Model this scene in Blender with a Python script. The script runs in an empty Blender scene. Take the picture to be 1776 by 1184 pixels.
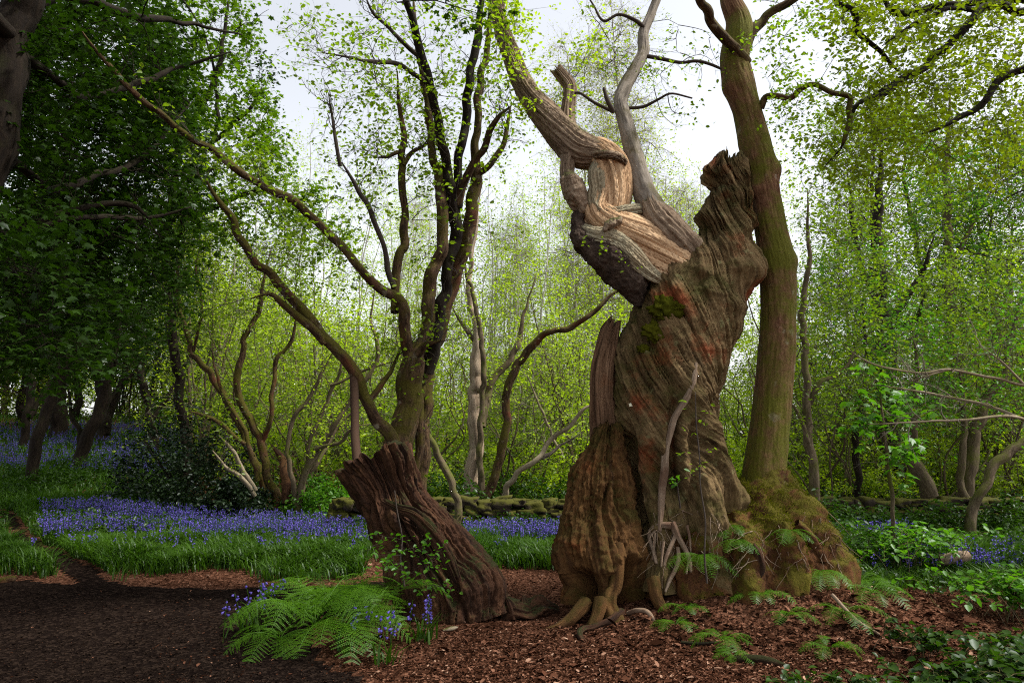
import bpy, math
import numpy as np

# ------------------------------------------------------------------ camera, world, sun, exposure
scene = bpy.context.scene
COL = scene.collection
W_PX, H_PX, LENS = 1776.0, 1184.0, 26.0
F = W_PX * LENS / 36.0
HORIZON = 770.0                                   # picture row of the eye level
PITCH = math.atan((HORIZON - H_PX / 2) / F)
EYE = 1.6
cd = bpy.data.cameras.new("camera"); cam = bpy.data.objects.new("camera", cd); COL.objects.link(cam)
cd.lens = LENS; cd.sensor_width = 36; cd.clip_end = 600; cd.clip_start = 0.05
cam.location = (0, 0, EYE); cam.rotation_euler = (math.pi / 2 + PITCH, 0, 0)
scene.camera = cam
SUN_EL, SUN_AZ = math.radians(56), math.radians(98)      # azimuth clockwise from +Y
wd = bpy.data.worlds.new("World"); scene.world = wd; wd.use_nodes = True
nt = wd.node_tree; nt.nodes.clear()
sk = nt.nodes.new("ShaderNodeTexSky"); sk.sky_type = 'NISHITA'; sk.sun_disc = False
sk.sun_elevation = SUN_EL; sk.sun_rotation = SUN_AZ
sk.air_density = 1.0; sk.dust_density = 2.0; sk.ozone_density = 1.0
hs = nt.nodes.new("ShaderNodeHueSaturation"); hs.inputs['Saturation'].default_value = 0.22
bg = nt.nodes.new("ShaderNodeBackground"); bg.inputs['Strength'].default_value = 0.12
wo = nt.nodes.new("ShaderNodeOutputWorld")
nt.links.new(sk.outputs[0], hs.inputs['Color']); nt.links.new(hs.outputs[0], bg.inputs[0]); nt.links.new(bg.outputs[0], wo.inputs[0])
sd = bpy.data.lights.new("sun", 'SUN'); sd.energy = 2.6; sd.angle = math.radians(6); sd.color = (1.0, 0.94, 0.85)
sun = bpy.data.objects.new("sun", sd); COL.objects.link(sun)
sun.rotation_euler = (math.pi / 2 - SUN_EL, 0, -SUN_AZ + math.pi)
scene.view_settings.view_transform = 'Standard'; scene.view_settings.look = 'None'
scene.view_settings.exposure = 1.3; scene.view_settings.gamma = 1.0
cy = scene.cycles
cy.max_bounces = 6; cy.diffuse_bounces = 4; cy.glossy_bounces = 2; cy.transmission_bounces = 4; cy.transparent_max_bounces = 4
cy.use_denoising = False; cy.filter_width = 1.1
cy.sample_clamp_indirect = 6.0

rng = np.random.default_rng(11)
TAU = 2 * math.pi

# ------------------------------------------------------------------ geometry helpers
_cp, _sp = math.cos(PITCH), math.sin(PITCH)
def P(px, py, Y):
    """world point that stands Y metres ahead and is seen at picture column px, row py"""
    px, py, Y = np.broadcast_arrays(np.asarray(px, float), np.asarray(py, float), np.asarray(Y, float))
    u = (px - W_PX / 2) / F; v = (H_PX / 2 - py) / F
    dy = _cp - v * _sp; dz = _sp + v * _cp
    k = Y / dy
    return np.stack([u * k, Y, EYE + dz * k], -1)

def smooth(a, b, x):
    t = np.clip((x - a) / (b - a), 0, 1); return t * t * (3 - 2 * t)

def _hash(i):
    i = i.astype(np.int64)
    h = (i[..., 0] * 374761393 + i[..., 1] * 668265263 + i[..., 2] * 2147483647 * 3 + 1013904223) & 0xFFFFFFFF
    h = ((h ^ (h >> 13)) * 1274126177) & 0xFFFFFFFF
    h = ((h ^ (h >> 16)) * 2246822519) & 0xFFFFFFFF
    return ((h ^ (h >> 15)) & 0xFFFFFF) / float(0xFFFFFF)

def noise(p):
    p = np.asarray(p, float); i = np.floor(p); f = p - i; u = f * f * f * (f * (f * 6 - 15) + 10)
    r = 0
    for dx in (0, 1):
        for dy in (0, 1):
            for dz in (0, 1):
                w = (u[..., 0] if dx else 1 - u[..., 0]) * (u[..., 1] if dy else 1 - u[..., 1]) * (u[..., 2] if dz else 1 - u[..., 2])
                r = r + w * _hash(i + np.array([dx, dy, dz]))
    return r * 2 - 1

def fbm(p, o=4, g=0.5):
    r = 0; a = 1; s = 0; p = np.asarray(p, float)
    for k in range(o):
        r = r + a * noise(p * 2 ** k + 17.3 * k); s += a; a *= g
    return r / s

def unit(v): return v / np.maximum(np.linalg.norm(v, axis=-1, keepdims=True), 1e-9)

def hill(x, y):
    x = np.asarray(x, float); y = np.asarray(y, float)
    w = smooth(-2.5, -8.0, x)
    h = 0.125 * np.maximum(0, np.minimum(y, 34) - 11.3) * w
    h = h + 0.36 * np.exp(-(((x - 2.30) / 1.20) ** 2 + ((y - 7.2) / 0.75) ** 2) ** 1.3)
    h = h + 0.10 * np.exp(-(((x - 3.6) / 1.0) ** 2 + ((y - 7.4) / 0.9) ** 2))
    h = h + 0.10 * np.exp(-(((x + 1.75) / 0.75) ** 2 + ((y - 6.7) / 0.55) ** 2))
    q = np.stack([x, y, 0 * x], -1)
    near = smooth(60, 20, y)
    return h + near * (0.05 * fbm(q * 0.55, 3) + 0.018 * fbm(q * 2.7, 3)) + 0.10 * smooth(9.0, 10.2, y) * smooth(15, 12, y)

def catmull(A, n):
    A = np.asarray(A, float)
    d = np.r_[0, np.cumsum(np.maximum(np.linalg.norm(np.diff(A[:, :3], axis=0), axis=1), 1e-6))]
    B = np.vstack([2 * A[0] - A[1], A, 2 * A[-1] - A[-2]])
    s = np.linspace(0, d[-1], n)
    i = np.clip(np.searchsorted(d, s, 'right') - 1, 0, len(A) - 2)
    t = ((s - d[i]) / (d[i + 1] - d[i]))[:, None]
    p0, p1, p2, p3 = B[i], B[i + 1], B[i + 2], B[i + 3]
    return 0.5 * (2 * p1 + (p2 - p0) * t + (2 * p0 - 5 * p1 + 4 * p2 - p3) * t ** 2 + (3 * p1 - p0 - 3 * p2 + p3) * t ** 3)

def build(name, V, Fs, mat, parent=None, grain=None, smooth_shade=True):
    if not isinstance(Fs, (list, tuple)): Fs = [Fs]
    me = bpy.data.meshes.new(name)
    V = np.ascontiguousarray(V, np.float32)
    me.vertices.add(len(V)); me.vertices.foreach_set("co", V.ravel())
    lv = np.concatenate([f.ravel() for f in Fs]).astype(np.int32)
    tot = np.concatenate([np.full(len(f), f.shape[1], np.int32) for f in Fs])
    st = np.r_[0, np.cumsum(tot)[:-1]].astype(np.int32)
    me.loops.add(len(lv)); me.loops.foreach_set("vertex_index", lv)
    me.polygons.add(len(tot)); me.polygons.foreach_set("loop_start", st); me.polygons.foreach_set("loop_total", tot)
    me.polygons.foreach_set("use_smooth", np.full(len(tot), bool(smooth_shade)))
    me.update(calc_edges=True)
    if grain is not None:
        a = me.attributes.new("grain", 'FLOAT_VECTOR', 'POINT'); a.data.foreach_set("vector", np.ascontiguousarray(grain, np.float32).ravel())
    if mat: me.materials.append(mat)
    o = bpy.data.objects.new(name, me); COL.objects.link(o)
    if parent:
        o.parent = parent
        o.matrix_parent_inverse = parent.matrix_basis.inverted()
    return o

class Bag:
    """collects pieces that end up as ONE mesh"""
    def __init__(s): s.V = []; s.F = {}; s.G = []; s.n = 0
    def add(s, V, Fs, G=None):
        if len(V) == 0: return
        if not isinstance(Fs, (list, tuple)): Fs = [Fs]
        s.V.append(V); s.G.append(G if G is not None else np.asarray(V))
        for f in Fs: s.F.setdefault(f.shape[1], []).append(f + s.n)
        s.n += len(V)
    def build(s, name, mat, parent=None, **k):
        if not s.n: return None
        return build(name, np.concatenate(s.V), [np.concatenate(x) for x in s.F.values()], mat, parent, grain=np.concatenate(s.G), **k)

def tag(o, label=None, cat=None, group=None, kind=None):
    if label: o['label'] = label
    if cat: o['category'] = cat
    if group: o['group'] = group
    if kind: o['kind'] = kind
    return o

def thing(name, loc, label, cat, group=None):
    o = bpy.data.objects.new(name, None); COL.objects.link(o)
    o.location = tuple(float(c) for c in loc); o.empty_display_size = 0.2
    return tag(o, label, cat, group)

def copy_thing(root, loc, rz, sc, label, group=None):
    r = root.copy(); COL.objects.link(r)
    r.location = loc; r.rotation_euler = (0, 0, rz); r.scale = (sc, sc, sc)
    r['label'] = label
    if group: r['group'] = group
    for ch in list(root.children):
        c = ch.copy(); COL.objects.link(c); c.parent = r; c.matrix_parent_inverse = ch.matrix_parent_inverse.copy()
    return r

def grid_faces(nt_, ns, wrap=True):
    i = np.arange(nt_ - 1)[:, None]; j = np.arange(ns if wrap else ns - 1)[None, :]
    j2 = (j + 1) % ns
    return np.stack([i * ns + j, i * ns + j2, (i + 1) * ns + j2, (i + 1) * ns + j], -1).reshape(-1, 4)

def tubes(Pn, Rn, sides=5):
    """N branches of K points at once"""
    N, K, _ = Pn.shape
    T = unit(np.gradient(Pn, axis=1))
    m = unit(Pn[:, -1] - Pn[:, 0]); ref = unit(np.cross(m, rng.normal(size=(N, 3))))[:, None, :]
    a = unit(np.cross(T, np.broadcast_to(ref, T.shape))); b = np.cross(T, a)
    ph = np.arange(sides) * TAU / sides
    V = Pn[:, :, None] + Rn[:, :, None, None] * (a[:, :, None] * np.cos(ph)[None, None, :, None] + b[:, :, None] * np.sin(ph)[None, None, :, None])
    f = grid_faces(K, sides)
    Fq = (f[None] + (np.arange(N) * K * sides)[:, None, None]).reshape(-1, 4)
    return V.reshape(-1, 3), Fq

def stem(pts, rad, sides=14, step=0.05, rough=0.16, twist=0.6, lumps=0.16, seed=0.0, crook=1.0):
    """one limb: smooth curve, knobbly radius, bark ridges along the grain -> V, F, grain, centre line"""
    A = np.c_[np.asarray(pts, float), np.asarray(rad, float)]
    L = np.linalg.norm(np.diff(A[:, :3], axis=0), axis=1).sum()
    n = int(max(6, min(160, L / step)))
    C = catmull(A, n); R = np.maximum(C[:, 3], 0.002); C = C[:, :3]
    sx = np.arange(n) * L / n
    C = C + (crook * np.minimum(R, .055))[:, None] * np.stack([.8 * noise(np.c_[sx * 1.9, np.full(n, k * 9.1 + seed), np.zeros(n)]) + .55 * noise(np.c_[sx * 5.5, np.full(n, k * 5.3 + seed), np.ones(n)]) for k in range(3)], -1)
    T = unit(np.gradient(C, axis=0))
    a = np.zeros((n, 3)); v = np.array([0.31, -0.9, 0.2])
    for i in range(n):
        v = v - T[i] * v.dot(T[i]); v = v / max(np.linalg.norm(v), 1e-6); a[i] = v
    b = np.cross(T, a)
    ph = np.arange(sides) * TAU / sides
    t = np.linspace(0, L, n)[:, None]; g = ph[None] + twist * t
    G = np.stack([np.cos(g) * R[:, None], np.sin(g) * R[:, None], np.broadcast_to(t, g.shape)], -1)
    q = np.stack([np.cos(g) * 2.2, np.sin(g) * 2.2, np.broadcast_to(t * 2.0, g.shape)], -1) + seed
    lumps = lumps * np.clip(.10 / np.maximum(R, .01), .25, 1)[:, None]; r = R[:, None] * (1 + rough * fbm(q, 3) + lumps * noise(np.stack([np.cos(g), np.sin(g), t * 3.5 + 0 * g], -1) + seed * 1.7))
    V = C[:, None] + r[..., None] * (a[:, None] * np.cos(ph)[None, :, None] + b[:, None] * np.sin(ph)[None, :, None])
    V = V.reshape(-1, 3); Fq = grid_faces(n, sides)
    V = np.vstack([V, C[-1] + T[-1] * R[-1] * 0.5]); G = np.vstack([G.reshape(-1, 3), [0, 0, L]])
    e = (n - 1) * sides; j = np.arange(sides)
    cap = np.stack([e + j, e + (j + 1) % sides, np.full(sides, n * sides)], -1)
    return V, [Fq, cap], G, C

def px_stem(rows):
    """rows of (column, row, depth, radius in picture pixels) -> points, radii in metres"""
    r = np.asarray(rows, float)
    return P(r[:, 0], r[:, 1], r[:, 2]), r[:, 3] * r[:, 2] / F

def leaf_mesh(pos, size, droop=0.25, flat=0.6, wide=0.62, up=None):
    """pointed leaf folded along its midrib, six corners each"""
    N = len(pos)
    az = rng.uniform(0, TAU, N)
    d = unit(np.stack([np.cos(az), np.sin(az), rng.normal(-droop, 0.35, N)], -1))
    n = rng.normal(size=(N, 3)) * (1 - flat) + np.array([0, 0, 1.0]) * flat
    if up is not None: n = n + up
    n = unit(n - d * (n * d).sum(-1, keepdims=True)); s = np.cross(n, d)
    L = (size * rng.uniform(0.6, 1.25, N))[:, None]; w = L * wide * 0.5
    fold = n * L * rng.uniform(0.02, 0.16, N)[:, None]
    b = pos; tip = pos + d * L - n * L * 0.10
    V = np.stack([b, b + d * L * .30 + s * w * .92 + fold, b + d * L * .68 + s * w * .78 + fold * .6, tip,
                  b + d * L * .68 - s * w * .78 + fold * .6, b + d * L * .30 - s * w * .92 + fold], 1)
    k = np.arange(N)[:, None] * 6
    Fq = np.concatenate([k + np.array([[0, 1, 2, 3]]), k + np.array([[0, 3, 4, 5]])])
    return V.reshape(-1, 3), Fq

def lobed_mesh(pos, size, droop=0.3, flat=0.7):
    """five-pointed sycamore leaf"""
    N = len(pos); az = rng.uniform(0, TAU, N)
    d = unit(np.stack([np.cos(az), np.sin(az), rng.normal(-droop, 0.3, N)], -1))
    n = rng.normal(size=(N, 3)) * (1 - flat) + np.array([0, 0, 1.0]) * flat
    n = unit(n - d * (n * d).sum(-1, keepdims=True)); s = np.cross(n, d)
    L = (size * rng.uniform(0.6, 1.2, N))[:, None]
    sh = [(0, 0, 0), (.05, .42, -.06), (.30, .26, .03), (.55, .48, -.06), (.62, .17, .03), (1.0, 0, -.10), (.62, -.17, .03), (.55, -.48, -.06), (.30, -.26, .03), (.05, -.42, -.06)]
    V = np.stack([pos + d * L * x + s * L * y + n * L * z for x, y, z in sh], 1)
    k = np.arange(N)[:, None] * 10
    Fq = np.concatenate([k + np.array([[0, 2, 4, 5]]), k + np.array([[0, 5, 6, 8]])])
    Ft = np.concatenate([k + np.array([[0, 1, 2]]), k + np.array([[2, 3, 4]]), k + np.array([[6, 7, 8]]), k + np.array([[8, 9, 0]])])
    return V.reshape(-1, 3), [Fq, Ft]

def reach(skel, targets, r0, K=8, sag=0.0, wander=0.12, thin=0.25, skew=0.0):
    """grow one branch from the nearest point of the skeleton to every target"""
    targets = np.asarray(targets, float); A = np.empty_like(targets)
    if len(targets) > 12:
        d = np.concatenate([((targets[i:i + 400, None] - skel[None]) ** 2).sum(-1).min(1) for i in range(0, len(targets), 400)])
        o = np.argsort(d); Qs, Rs = [], []
        for part in np.array_split(o, 5):
            Q, R = reach_once(skel, targets[part], r0, K, sag, wander, thin, skew); Qs.append(Q); Rs.append(R); skel = np.vstack([skel, Q[:, 2:].reshape(-1, 3)])
        return np.concatenate(Qs), np.concatenate(Rs)
    return reach_once(skel, targets, r0, K, sag, wander, thin, skew)
def reach_once(skel, targets, r0, K, sag, wander, thin, skew):
    A = np.empty_like(targets)
    for i in range(0, len(targets), 400):
        t = targets[i:i + 400]
        d2 = ((t[:, None] - skel[None]) ** 2).sum(-1) * rng.uniform(0.8, 1.25, (len(t), len(skel)))
        d2 = d2 + skew * np.maximum(0, skel[None, :, 2] - t[:, 2][:, None]) ** 2
        A[i:i + 400] = skel[d2.argmin(1)]
    D = targets - A; L = np.linalg.norm(D, axis=1, keepdims=True)
    s = np.linspace(0, 1, K)[None, :, None]
    bend = rng.normal(size=D.shape) * L * wander + np.array([0, 0, 1.0]) * L * sag
    Q = A[:, None] + D[:, None] * s + bend[:, None] * (4 * s * (1 - s))
    Q = Q + np.cumsum(rng.normal(size=Q.shape), axis=1) * (L * 0.035)[:, None] * np.sqrt(s) * (s > 0)
    R = r0 * np.clip(L, 0.3, 3.0) ** 0.5 * (1 - (1 - thin) * s[0, :, 0])[None]
    return Q, R

def sprout(Q, R, m, length, r_scale=0.6, K=5, t0=0.2, angle=0.9, up=0.15, wander=0.12):
    """m side shoots from every branch of a batch"""
    N, Kp, _ = Q.shape
    idx = np.repeat(np.arange(N), m); n = len(idx)
    t = rng.uniform(t0, 1.0, n) * (Kp - 1); i = np.minimum(t.astype(int), Kp - 2); f = (t - i)[:, None]
    A = Q[idx, i] * (1 - f) + Q[idx, i + 1] * f
    T = unit(Q[idx, i + 1] - Q[idx, i])
    side = rng.normal(size=(n, 3)); side = unit(side - T * (side * T).sum(-1, keepdims=True))
    ang = rng.uniform(0.5, 1.3, n)[:, None] * angle
    d = unit(T * np.cos(ang) + side * np.sin(ang) + np.array([0, 0, up]))
    L = length * rng.uniform(0.4, 1.25, n)[:, None]
    st = np.zeros((n, K, 3)); st[:, 0] = A
    for k in range(1, K):
        d = unit(d + rng.normal(size=d.shape) * wander * 2 + np.array([0, 0, up * 0.3]))
        st[:, k] = st[:, k - 1] + d * L / (K - 1)
    r = R[idx, i] * r_scale
    return st, r[:, None] * np.linspace(1, 0.3, K)[None]

def on_twigs(Q, m, jit=0.03, t0=0.25):
    N, K, _ = Q.shape; idx = np.repeat(np.arange(N), m)
    t = rng.uniform(t0, 1.0, len(idx)) * (K - 1); i = np.minimum(t.astype(int), K - 2); f = (t - i)[:, None]
    return Q[idx, i] * (1 - f) + Q[idx, i + 1] * f + rng.normal(size=(len(idx), 3)) * jit

def in_poly(poly, n, d0, d1):
    """n points whose picture positions fill a polygon, at depths d0..d1"""
    poly = np.asarray(poly, float); lo, hi = poly.min(0), poly.max(0); out = np.zeros((0, 2))
    while len(out) < n:
        q = rng.uniform(lo, hi, (n * 2, 2)); c = np.zeros(len(q), bool); j = len(poly) - 1
        for i in range(len(poly)):
            a, b = poly[i], poly[j]
            hit = ((a[1] > q[:, 1]) != (b[1] > q[:, 1])) & (q[:, 0] < (b[0] - a[0]) * (q[:, 1] - a[1]) / (b[1] - a[1] + 1e-9) + a[0])
            c ^= hit; j = i
        out = np.vstack([out, q[c]])
    out = out[:n]
    return P(out[:, 0], out[:, 1], rng.uniform(d0, d1, n))

# ------------------------------------------------------------------ materials
def new_mat(name):
    m = bpy.data.materials.new(name); m.use_nodes = True; m.node_tree.nodes.clear(); return m, m.node_tree
def node(t, kind, **kw):
    n = t.nodes.new(kind)
    for k, v in kw.items():
        if k in n.inputs: n.inputs[k].default_value = v
        else: setattr(n, k, v)
    return n
def ramp(t, stops, src):
    n = t.nodes.new("ShaderNodeValToRGB"); e = n.color_ramp.elements
    while len(e) < len(stops): e.new(0.5)
    for x, (p, c) in zip(e, stops):
        x.position = p; x.color = (*c, 1) if len(c) == 3 else c
    t.links.new(src, n.inputs[0]); return n.outputs[0]
def mix(t, fac, a, b):
    n = t.nodes.new("ShaderNodeMix"); n.data_type = 'RGBA'
    for sock, v in ((n.inputs[0], fac), (n.inputs[6], a), (n.inputs[7], b)):
        if hasattr(v, 'is_output'): t.links.new(v, sock)
        else: sock.default_value = v if isinstance(v, float) else (*v, 1)
    return n.outputs[2]
def math_(t, op, a, b=0.0, clamp=False):
    n = t.nodes.new("ShaderNodeMath"); n.operation = op; n.use_clamp = clamp
    for sock, v in ((n.inputs[0], a), (n.inputs[1], b)):
        if hasattr(v, 'is_output'): t.links.new(v, sock)
        else: sock.default_value = v
    return n.outputs[0]
def tex(t, vec, scale, detail=6, rough=0.6, stretch=(1, 1, 1), dist=0.0):
    mp = t.nodes.new("ShaderNodeMapping"); mp.inputs['Scale'].default_value = stretch
    t.links.new(vec, mp.inputs[0])
    n = node(t, "ShaderNodeTexNoise", Scale=scale, Detail=detail, Roughness=rough, Distortion=dist)
    t.links.new(mp.outputs[0], n.inputs['Vector']); return n.outputs['Fac']

def bark(name, stops, scale=9.0, along=0.14, tint=None, tint_at=(0.5, 0.7), moss=None, moss_at=(0.5, 0.62), moss_up=0.25, lichen=None, bump=0.6, dist=0.02, rough=0.9, patch=2.2):
    m, t = new_mat(name)
    out = node(t, "ShaderNodeOutputMaterial"); bs = node(t, "ShaderNodeBsdfPrincipled", Roughness=rough)
    bs.inputs['Specular IOR Level'].default_value = 0.2
    at = node(t, "ShaderNodeAttribute", attribute_name="grain"); gv = at.outputs['Vector']
    ob = node(t, "ShaderNodeTexCoord").outputs['Object']
    n1 = tex(t, gv, scale, 9, 0.68, (1, 1, along), 0.35)
    n2 = tex(t, gv, scale * 3.3, 6, 0.7, (1, 1, along * 1.4), 0.2)
    s = math_(t, 'ADD', math_(t, 'MULTIPLY', n1, 0.68), math_(t, 'MULTIPLY', n2, 0.32))
    col = ramp(t, stops, s)
    if tint:
        n3 = tex(t, ob, patch, 5, 0.6)
        col = mix(t, ramp(t, [(tint_at[0], (0, 0, 0)), (tint_at[1], (1, 1, 1))], n3), col, tint)
    fine = tex(t, ob, 55, 4, 0.7)
    if lichen:
        n5 = tex(t, ob, 7.0, 3, 0.5)
        col = mix(t, ramp(t, [(0.64, (0, 0, 0)), (0.70, (.75, .75, .75))], n5), col, lichen)
    h = s
    if moss:
        n4 = tex(t, ob, patch * 1.6, 7, 0.7)
        geo = node(t, "ShaderNodeNewGeometry"); sp = node(t, "ShaderNodeSeparateXYZ"); t.links.new(geo.outputs['Normal'], sp.inputs[0])
        f = math_(t, 'ADD', n4, math_(t, 'MULTIPLY', sp.outputs['Z'], moss_up))
        f = ramp(t, [(moss_at[0], (0, 0, 0)), (moss_at[1], (1, 1, 1))], f)
        mc = mix(t, fine, tuple(c * .45 for c in moss), tuple(c * 1.5 for c in moss))
        col = mix(t, f, col, mc)
    t.links.new(col, bs.inputs['Base Color'])
    bh = math_(t, 'ADD', h, math_(t, 'MULTIPLY', fine, 0.25))
    bp = node(t, "ShaderNodeBump", Strength=bump, Distance=dist); t.links.new(bh, bp.inputs['Height']); t.links.new(bp.outputs[0], bs.inputs['Normal'])
    t.links.new(bs.outputs[0], out.inputs[0]); return m

def leaf_mat(name, c1, c2, trans=(1.3, 1.5, 0.5), tr=0.45, gloss=0.05, clump=0.8):
    m, t = new_mat(name)
    out = node(t, "ShaderNodeOutputMaterial"); geo = node(t, "ShaderNodeNewGeometry")
    ob = node(t, "ShaderNodeTexCoord").outputs['Object']
    n = tex(t, ob, clump, 3, 0.6)
    f = math_(t, 'ADD', math_(t, 'MULTIPLY', geo.outputs['Random Per Island'], 0.65), math_(t, 'MULTIPLY', math_(t, 'SUBTRACT', n, 0.3), 0.9), True)
    col = mix(t, f, c1, c2)
    d = node(t, "ShaderNodeBsdfDiffuse"); tl = node(t, "ShaderNodeBsdfTranslucent"); g = node(t, "ShaderNodeBsdfGlossy", Roughness=0.42)
    g.inputs['Color'].default_value = (0.8, 0.85, 0.9, 1)
    t.links.new(col, d.inputs[0])
    tc = t.nodes.new("ShaderNodeMix"); tc.data_type = 'RGBA'; tc.blend_type = 'MULTIPLY'; tc.inputs[0].default_value = 1.0
    t.links.new(col, tc.inputs[6]); tc.inputs[7].default_value = (*trans, 1); t.links.new(tc.outputs[2], tl.inputs[0])
    m1 = node(t, "ShaderNodeMixShader", Fac=tr); t.links.new(d.outputs[0], m1.inputs[1]); t.links.new(tl.outputs[0], m1.inputs[2])
    m2 = node(t, "ShaderNodeMixShader", Fac=gloss); t.links.new(m1.outputs[0], m2.inputs[1]); t.links.new(g.outputs[0], m2.inputs[2])
    t.links.new(m2.outputs[0], out.inputs[0]); return m

M = {}
M['bole'] = bark('weathered_trunk_wood', [(.30, (.012, .007, .0035)), (.42, (.065, .040, .016)), (.54, (.165, .108, .048)), (.70, (.30, .21, .105))], 14, .17,
                 tint=(.20, .055, .020), tint_at=(.55, .66), moss=(.050, .044, .008), moss_at=(.46, .70), moss_up=.10, lichen=(.20, .19, .085), bump=1.0, dist=.035, patch=1.9)
M['footbark'] = bark('ribbed_foot_bark', [(.30, (.030, .020, .013)), (.44, (.12, .085, .055)), (.58, (.23, .175, .115)), (.74, (.33, .265, .19))], 16, .12, tint=(.20, .09, .05), tint_at=(.55, .68), moss=(.07, .075, .016), moss_at=(.60, .74), bump=1.0, dist=.03)
M['slab'] = bark('splintered_brown_wood', [(.30, (.014, .007, .004)), (.44, (.085, .045, .024)), (.58, (.20, .115, .065)), (.74, (.34, .215, .135))], 15, .08, tint=(.20, .08, .035), tint_at=(.55, .68), bump=1.0, dist=.03)
M['dead'] = bark('bare_dead_wood', [(.28, (.07, .035, .018)), (.40, (.36, .215, .115)), (.54, (.64, .43, .25)), (.75, (.78, .60, .40))], 13, .07,
                 tint=(.26, .12, .06), tint_at=(.56, .72), bump=.8, dist=.02, patch=3.0)
M['ridge'] = bark('pale_rolled_bark', [(.28, (.10, .08, .05)), (.45, (.25, .215, .14)), (.62, (.38, .34, .235))], 18, .10, tint=(.30, .22, .13), tint_at=(.5, .7), bump=.9, dist=.02)
M['limb'] = bark('brown_limb_bark', [(.30, (.04, .026, .017)), (.44, (.17, .118, .078)), (.58, (.33, .245, .17)), (.75, (.44, .34, .25))], 22, .12, moss=(.07, .07, .02), moss_at=(.62, .72), bump=1.0, dist=.03)
M['burr'] = bark('dark_burr_bark', [(.3, (.012, .008, .006)), (.5, (.055, .036, .026)), (.7, (.12, .085, .06))], 16, .6, bump=1.0, dist=.04)
M['rot'] = bark('rotten_red_wood', [(.30, (0.004241, 0.00207, 0.001109)), (.42, (0.0212, 0.009315, 0.00499)), (.56, (0.06096, 0.02587, 0.01219)), (.72, (0.1272, 0.0621, 0.03049))], 13, .09,
                tint=(0.1187, 0.0575, 0.024), tint_at=(.54, .66), moss=(0.0212, 0.02173, 0.004435), moss_at=(.58, .72), moss_up=.22, bump=1.0, dist=.035, patch=2.0)
M['buttress'] = bark('mossy_buttress_wood', [(.30, (0.01116, 0.004836, 0.0018)), (.42, (0.05301, 0.02321, 0.00684)), (.56, (0.1116, 0.0532, 0.0162)), (.72, (0.1841, 0.1016, 0.036))], 12, .09,
                tint=(0.1283, 0.03385, 0.0072), tint_at=(.56, .70), moss=(0.04185, 0.02998, 0.0036), moss_at=(.48, .66), moss_up=.12, bump=1.0, dist=.03, patch=1.9)
M['maple'] = bark('mossy_brown_bark', [(.3, (.032, .014, .007)), (.46, (.115, .054, .028)), (.60, (.22, .120, .065)), (.8, (.33, .22, .15))], 26, .22,
                  moss=(.098, .096, .010), moss_at=(.37, .56), moss_up=.20, lichen=(.30, .26, .19), bump=1.0, dist=.02, patch=1.5)
M['mound'] = bark('moss_over_roots', [(.3, (0.01326, 0.004896, 0.0017)), (.46, (0.05967, 0.02203, 0.0068)), (.62, (0.1392, 0.05814, 0.01785)), (.8, (0.1989, 0.09792, 0.03613))], 14, .5,
                  moss=(0.07624, 0.06426, 0.0034), moss_at=(.52, .68), moss_up=.26, bump=1.0, dist=.05, patch=2.2)
M['root'] = bark('pale_root_bark', [(.28, (.08, .05, .034)), (.45, (.20, .14, .095)), (.65, (.36, .28, .20))], 20, .15, tint=(.12, .07, .045), tint_at=(.5, .65), bump=.8, dist=.015)
M['coppice'] = bark('dark_coppice_bark', [(.32, (0.0072, 0.00396, 0.0024)), (.46, (0.036, 0.0198, 0.0102)), (.58, (0.108, 0.06468, 0.033)), (.75, (0.2376, 0.1716, 0.102))], 34, .25,
                    tint=(0.0936, 0.0264, 0.0108), tint_at=(.54, .68), moss=(0.0612, 0.05148, 0.006), moss_at=(.45, .58), moss_up=.18, lichen=(0.2592, 0.2244, 0.156), bump=.9, dist=.015, patch=1.6)
M['twig'] = bark('twig_bark', [(.3, (.020, .016, .014)), (.55, (.065, .05, .04)), (.75, (.12, .10, .08))], 12, .5, bump=.3, dist=.01)
M['hazel'] = bark('grey_brown_bark', [(.3, (0.02975, 0.0216, 0.0133)), (.5, (0.09775, 0.072, 0.0434)), (.7, (0.2125, 0.168, 0.105))], 30, .2, moss=(0.0765, 0.08, 0.014), moss_at=(.50, .66), moss_up=.2, bump=.7, dist=.012)
M['hazel_twig'] = bark('pale_twig_bark', [(.3, (.09, .075, .055)), (.55, (.19, .165, .125)), (.75, (.30, .265, .21))], 12, .5, bump=.3, dist=.01)
M['shade_bark'] = bark('shade_darkened_bark', [(.3, (0.003, 0.00165, 0.001)), (.5, (0.0102, 0.00605, 0.003)), (.7, (0.027, 0.0176, 0.01))], 22, .2, moss=(0.0132, 0.0121, 0.0025), moss_at=(.52, .68), bump=.8, dist=.015)  # near-black: the shade on the trunks is put into the bark colour
M['pale_dead'] = bark('bleached_branch', [(.3, (0.136, 0.1056, 0.0672)), (.5, (0.2448, 0.1984, 0.1344)), (.7, (0.34, 0.288, 0.2072))], 22, .2, moss=(0.0816, 0.0768, 0.0168), moss_at=(.60, .72), bump=.6, dist=.008)
M['birch'] = bark('birch_bark', [(.3, (.14, .12, .10)), (.48, (.32, .29, .25)), (.62, (.50, .47, .42))], 9, 1.6, bump=.4, dist=.008)
M['shred'] = bark('shredded_bark', [(.3, (.10, .065, .04)), (.45, (.26, .19, .13)), (.62, (.42, .34, .25))], 16, .08, moss=(.08, .09, .02), moss_at=(.64, .74), bump=1.0, dist=.03)
M['post'] = bark('sawn_post_wood', [(.3, (.022, .012, .007)), (.5, (.055, .030, .018)), (.7, (.10, .058, .036))], 24, .06, bump=.4, dist=.005)
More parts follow.
